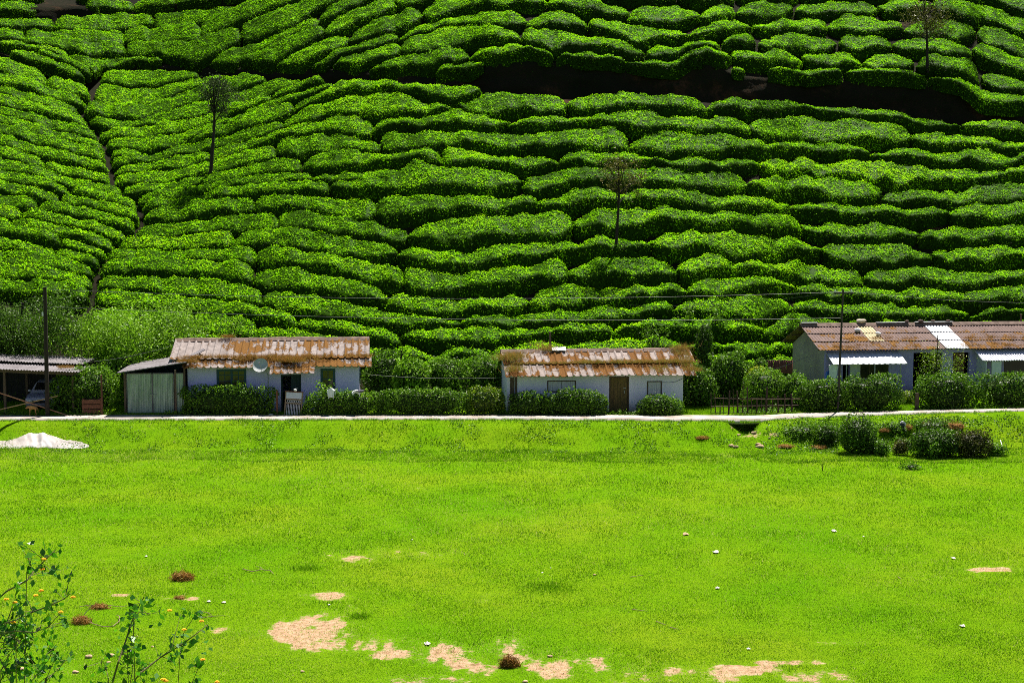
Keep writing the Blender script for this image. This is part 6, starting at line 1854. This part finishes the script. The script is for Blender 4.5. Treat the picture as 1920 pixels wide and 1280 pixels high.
# a darker tall tuft in mid lawn
for px, py, wpx, lb in ((1035, 1104, 52, "tuft of taller dark green grass in mid lawn"), (670, 1157, 22, "small dark weed tuft under the left bare patches"), (565, 1067, 30, "faint taller grass tuft left of the long bare strip")):
    g_ = gpt(px, py); r = wpx / F * g_[1]
    L_ = Leaves(); n_ = int(620 * wpx / 50)
    pos = np.stack([rng.normal(0, r * .55, n_), rng.normal(0, r * .45, n_), np.zeros(n_) - .01], -1)
    L_.blades(pos, .15, .016, np.clip(rng.normal(.36, .16, n_), 0, .8), lean=.6)
    o = L_.make("grass_tuft", M['grass']); o.location = tuple(g_); tag(o, lb, "grass tuft", "taller tufts in the lawn")

# ------------------------------------------------------------------ lantana in front of the camera
M['petal'] = plain("orange_petals", (0.85, 0.34, 0.01), (0.80, 0.48, 0.02), 40, 0.6, bmp=0)
M['petal2'] = plain("yellow_petals", (0.88, 0.55, 0.02), (0.85, 0.40, 0.01), 40, 0.6, bmp=0)
def lantana(label, basepx, stems, flowers, Y0=12.0):
    base = P(basepx, 1330, Y0)
    gz_ = float(ground_z(np.array([basepx * 1.0]), np.array([Y0]))[0])
    base[2] = gz_
    root = empty("lantana", base, 0, label, "flowering shrub", "lantana shrubs in the foreground")
    b = MB(); L_ = Leaves()
    for st in stems:
        pts, Y, r, nleaf = st
        wp = []
        for k, (a, c) in enumerate(pts):
            wp.append(P(a, c, Y + .12 * math.sin(k * 1.7 + a)) - base)
        first = np.array([wp[0][0] * .35, 0, 0])
        path = [first, first * .5 + wp[0] * .5 + [0, 0, -.1]] + wp
        rs = list(np.linspace(r * 1.25, r * .4, len(path)))
        b.tube(path, rs, 7)
        # opposite leaf pairs
        seg = np.array(wp); ln = np.linalg.norm(np.diff(seg, axis=0), axis=1); cum = np.concatenate([[0], np.cumsum(ln)])
        for i in range(int(nleaf * .7)):
            u = rng.uniform(0.0, 1.0) ** .6 * cum[-1]
            p_ = np.array([np.interp(u, cum, seg[:, j]) for j in range(3)])
            off = rng.normal(0, .05, 3)
            L_.leaves((p_ + off)[None], rng.normal(size=(1, 3)) + [0, -.4, .7], rng.uniform(.045, .085), np.clip([rng.normal(.48, .25)], 0, 1), aspect=.62, fold=.12)
            if rng.uniform() < .35:
                b.tube([p_, p_ + off], .0022, 4)
        for i in range(int(nleaf * .08)):     # side twigs with leaf clusters
            u = rng.uniform(.1, .95) * cum[-1]
            p_ = np.array([np.interp(u, cum, seg[:, j]) for j in range(3)])
            e = p_ + rng.normal(0, .11, 3) + [0, 0, .05]
            b.tube([p_, (p_ + e) / 2 + [0, 0, .01], e], [.0035, .003, .002], 5)
            m_ = 7
            L_.leaves(e + rng.normal(0, .032, (m_, 3)), rng.normal(size=(m_, 3)) + [0, -.4, .7], .06, np.clip(rng.normal(.5, .22, m_), 0, 1), aspect=.62, fold=.12)
    b.make("stem", M['green_stem'], root)
    L_.make("leaves", M['lantana'], root)
    for k, (a, c, Y) in enumerate(flowers):
        ctr = P(a, c, Y) - base
        f = MB(); n_ = 16
        for i in range(n_):
            th = i * 2.4; rr = .019 * math.sqrt((i + .5) / n_)
            cpt = ctr + [rr * math.cos(th), rr * math.sin(th) * .8, .012 * (1 - (rr / .019) ** 2)]
            f.add([cpt + [.008 * math.cos(t_), .008 * math.sin(t_), .001] for t_ in (0, 1.57, 3.14, 4.71)] + [cpt + [0, 0, -.012]], [(0, 1, 2, 3), (1, 0, 4), (2, 1, 4), (3, 2, 4), (0, 3, 4)])
        f.make("flower", M['petal2'] if k % 3 == 0 else M['petal'], root)
    return root
lantana("lantana shrub with arching stems and orange yellow flowers at the left edge, larger one", -20,
        [([(-10, 1128), (12, 1108), (50, 1088), (66, 1068), (92, 1042), (104, 1030)], 11.6, .009, 46), ([(-10, 1170), (22, 1165), (60, 1147), (90, 1136), (120, 1122), (132, 1112)], 11.8, .009, 46),
         ([(-10, 1190), (28, 1182), (64, 1185), (90, 1175), (112, 1150)], 11.4, .007, 40), ([(-8, 1215), (8, 1180), (22, 1140), (28, 1125)], 12.0, .007, 34), ([(-20, 1240), (10, 1200), (30, 1175), (50, 1160)], 11.7, .007, 50),
         ([(-5, 1225), (8, 1250), (22, 1285)], 11.3, .006, 12), ([(30, 1195), (52, 1228), (72, 1256)], 11.5, .005, 10), ([(40, 1300), (70, 1262), (92, 1235), (104, 1208)], 11.9, .006, 60), ([(60, 1310), (92, 1270), (112, 1250), (122, 1236)], 11.8, .006, 46),
         ([(-15, 1300), (10, 1262), (40, 1240), (62, 1246)], 11.6, .006, 60), ([(-20, 1210), (5, 1190), (38, 1200), (60, 1206)], 11.5, .005, 50), ([(50, 1072), (55, 1058), (52, 1040)], 11.6, .004, 18), ([(0, 1260), (18, 1225), (35, 1205), (30, 1180)], 11.7, .005, 50)],
        [(82, 1048, 11.5), (79, 1067, 11.5), (77, 1107, 11.6), (67, 1116, 11.6), (137, 1119, 11.7), (25, 1166, 11.3), (12, 1123, 11.6), (28, 1129, 11.6), (114, 1147, 11.5)])
lantana("lantana shrub of upright stems at the bottom, right of the larger one", 240,
        [([(205, 1300), (222, 1240), (236, 1200), (247, 1165), (258, 1140), (270, 1118)], 11.7, .009, 44), ([(235, 1300), (262, 1262), (300, 1232), (340, 1208), (370, 1186), (390, 1170)], 11.8, .009, 60), ([(205, 1300), (203, 1270), (198, 1248), (190, 1236)], 11.5, .005, 24),
         ([(240, 1300), (246, 1270), (250, 1245), (246, 1232)], 11.5, .005, 26), ([(338, 1222), (340, 1200), (338, 1185)], 11.8, .004, 14), ([(350, 1310), (362, 1275), (372, 1250), (380, 1232)], 11.6, .005, 22), ([(250, 1160), (280, 1150), (300, 1150)], 11.7, .004, 16),
         ([(238, 1205), (255, 1192), (266, 1194)], 11.7, .004, 14), ([(280, 1310), (290, 1290), (300, 1275)], 11.4, .005, 16)],
        [(345, 1180, 11.7), (378, 1164, 11.7), (380, 1236, 11.5), (306, 1273, 11.3), (311, 1276, 11.3), (407, 1278, 11.4), (318, 1144, 11.6)])
print("objects", len(bpy.data.objects))
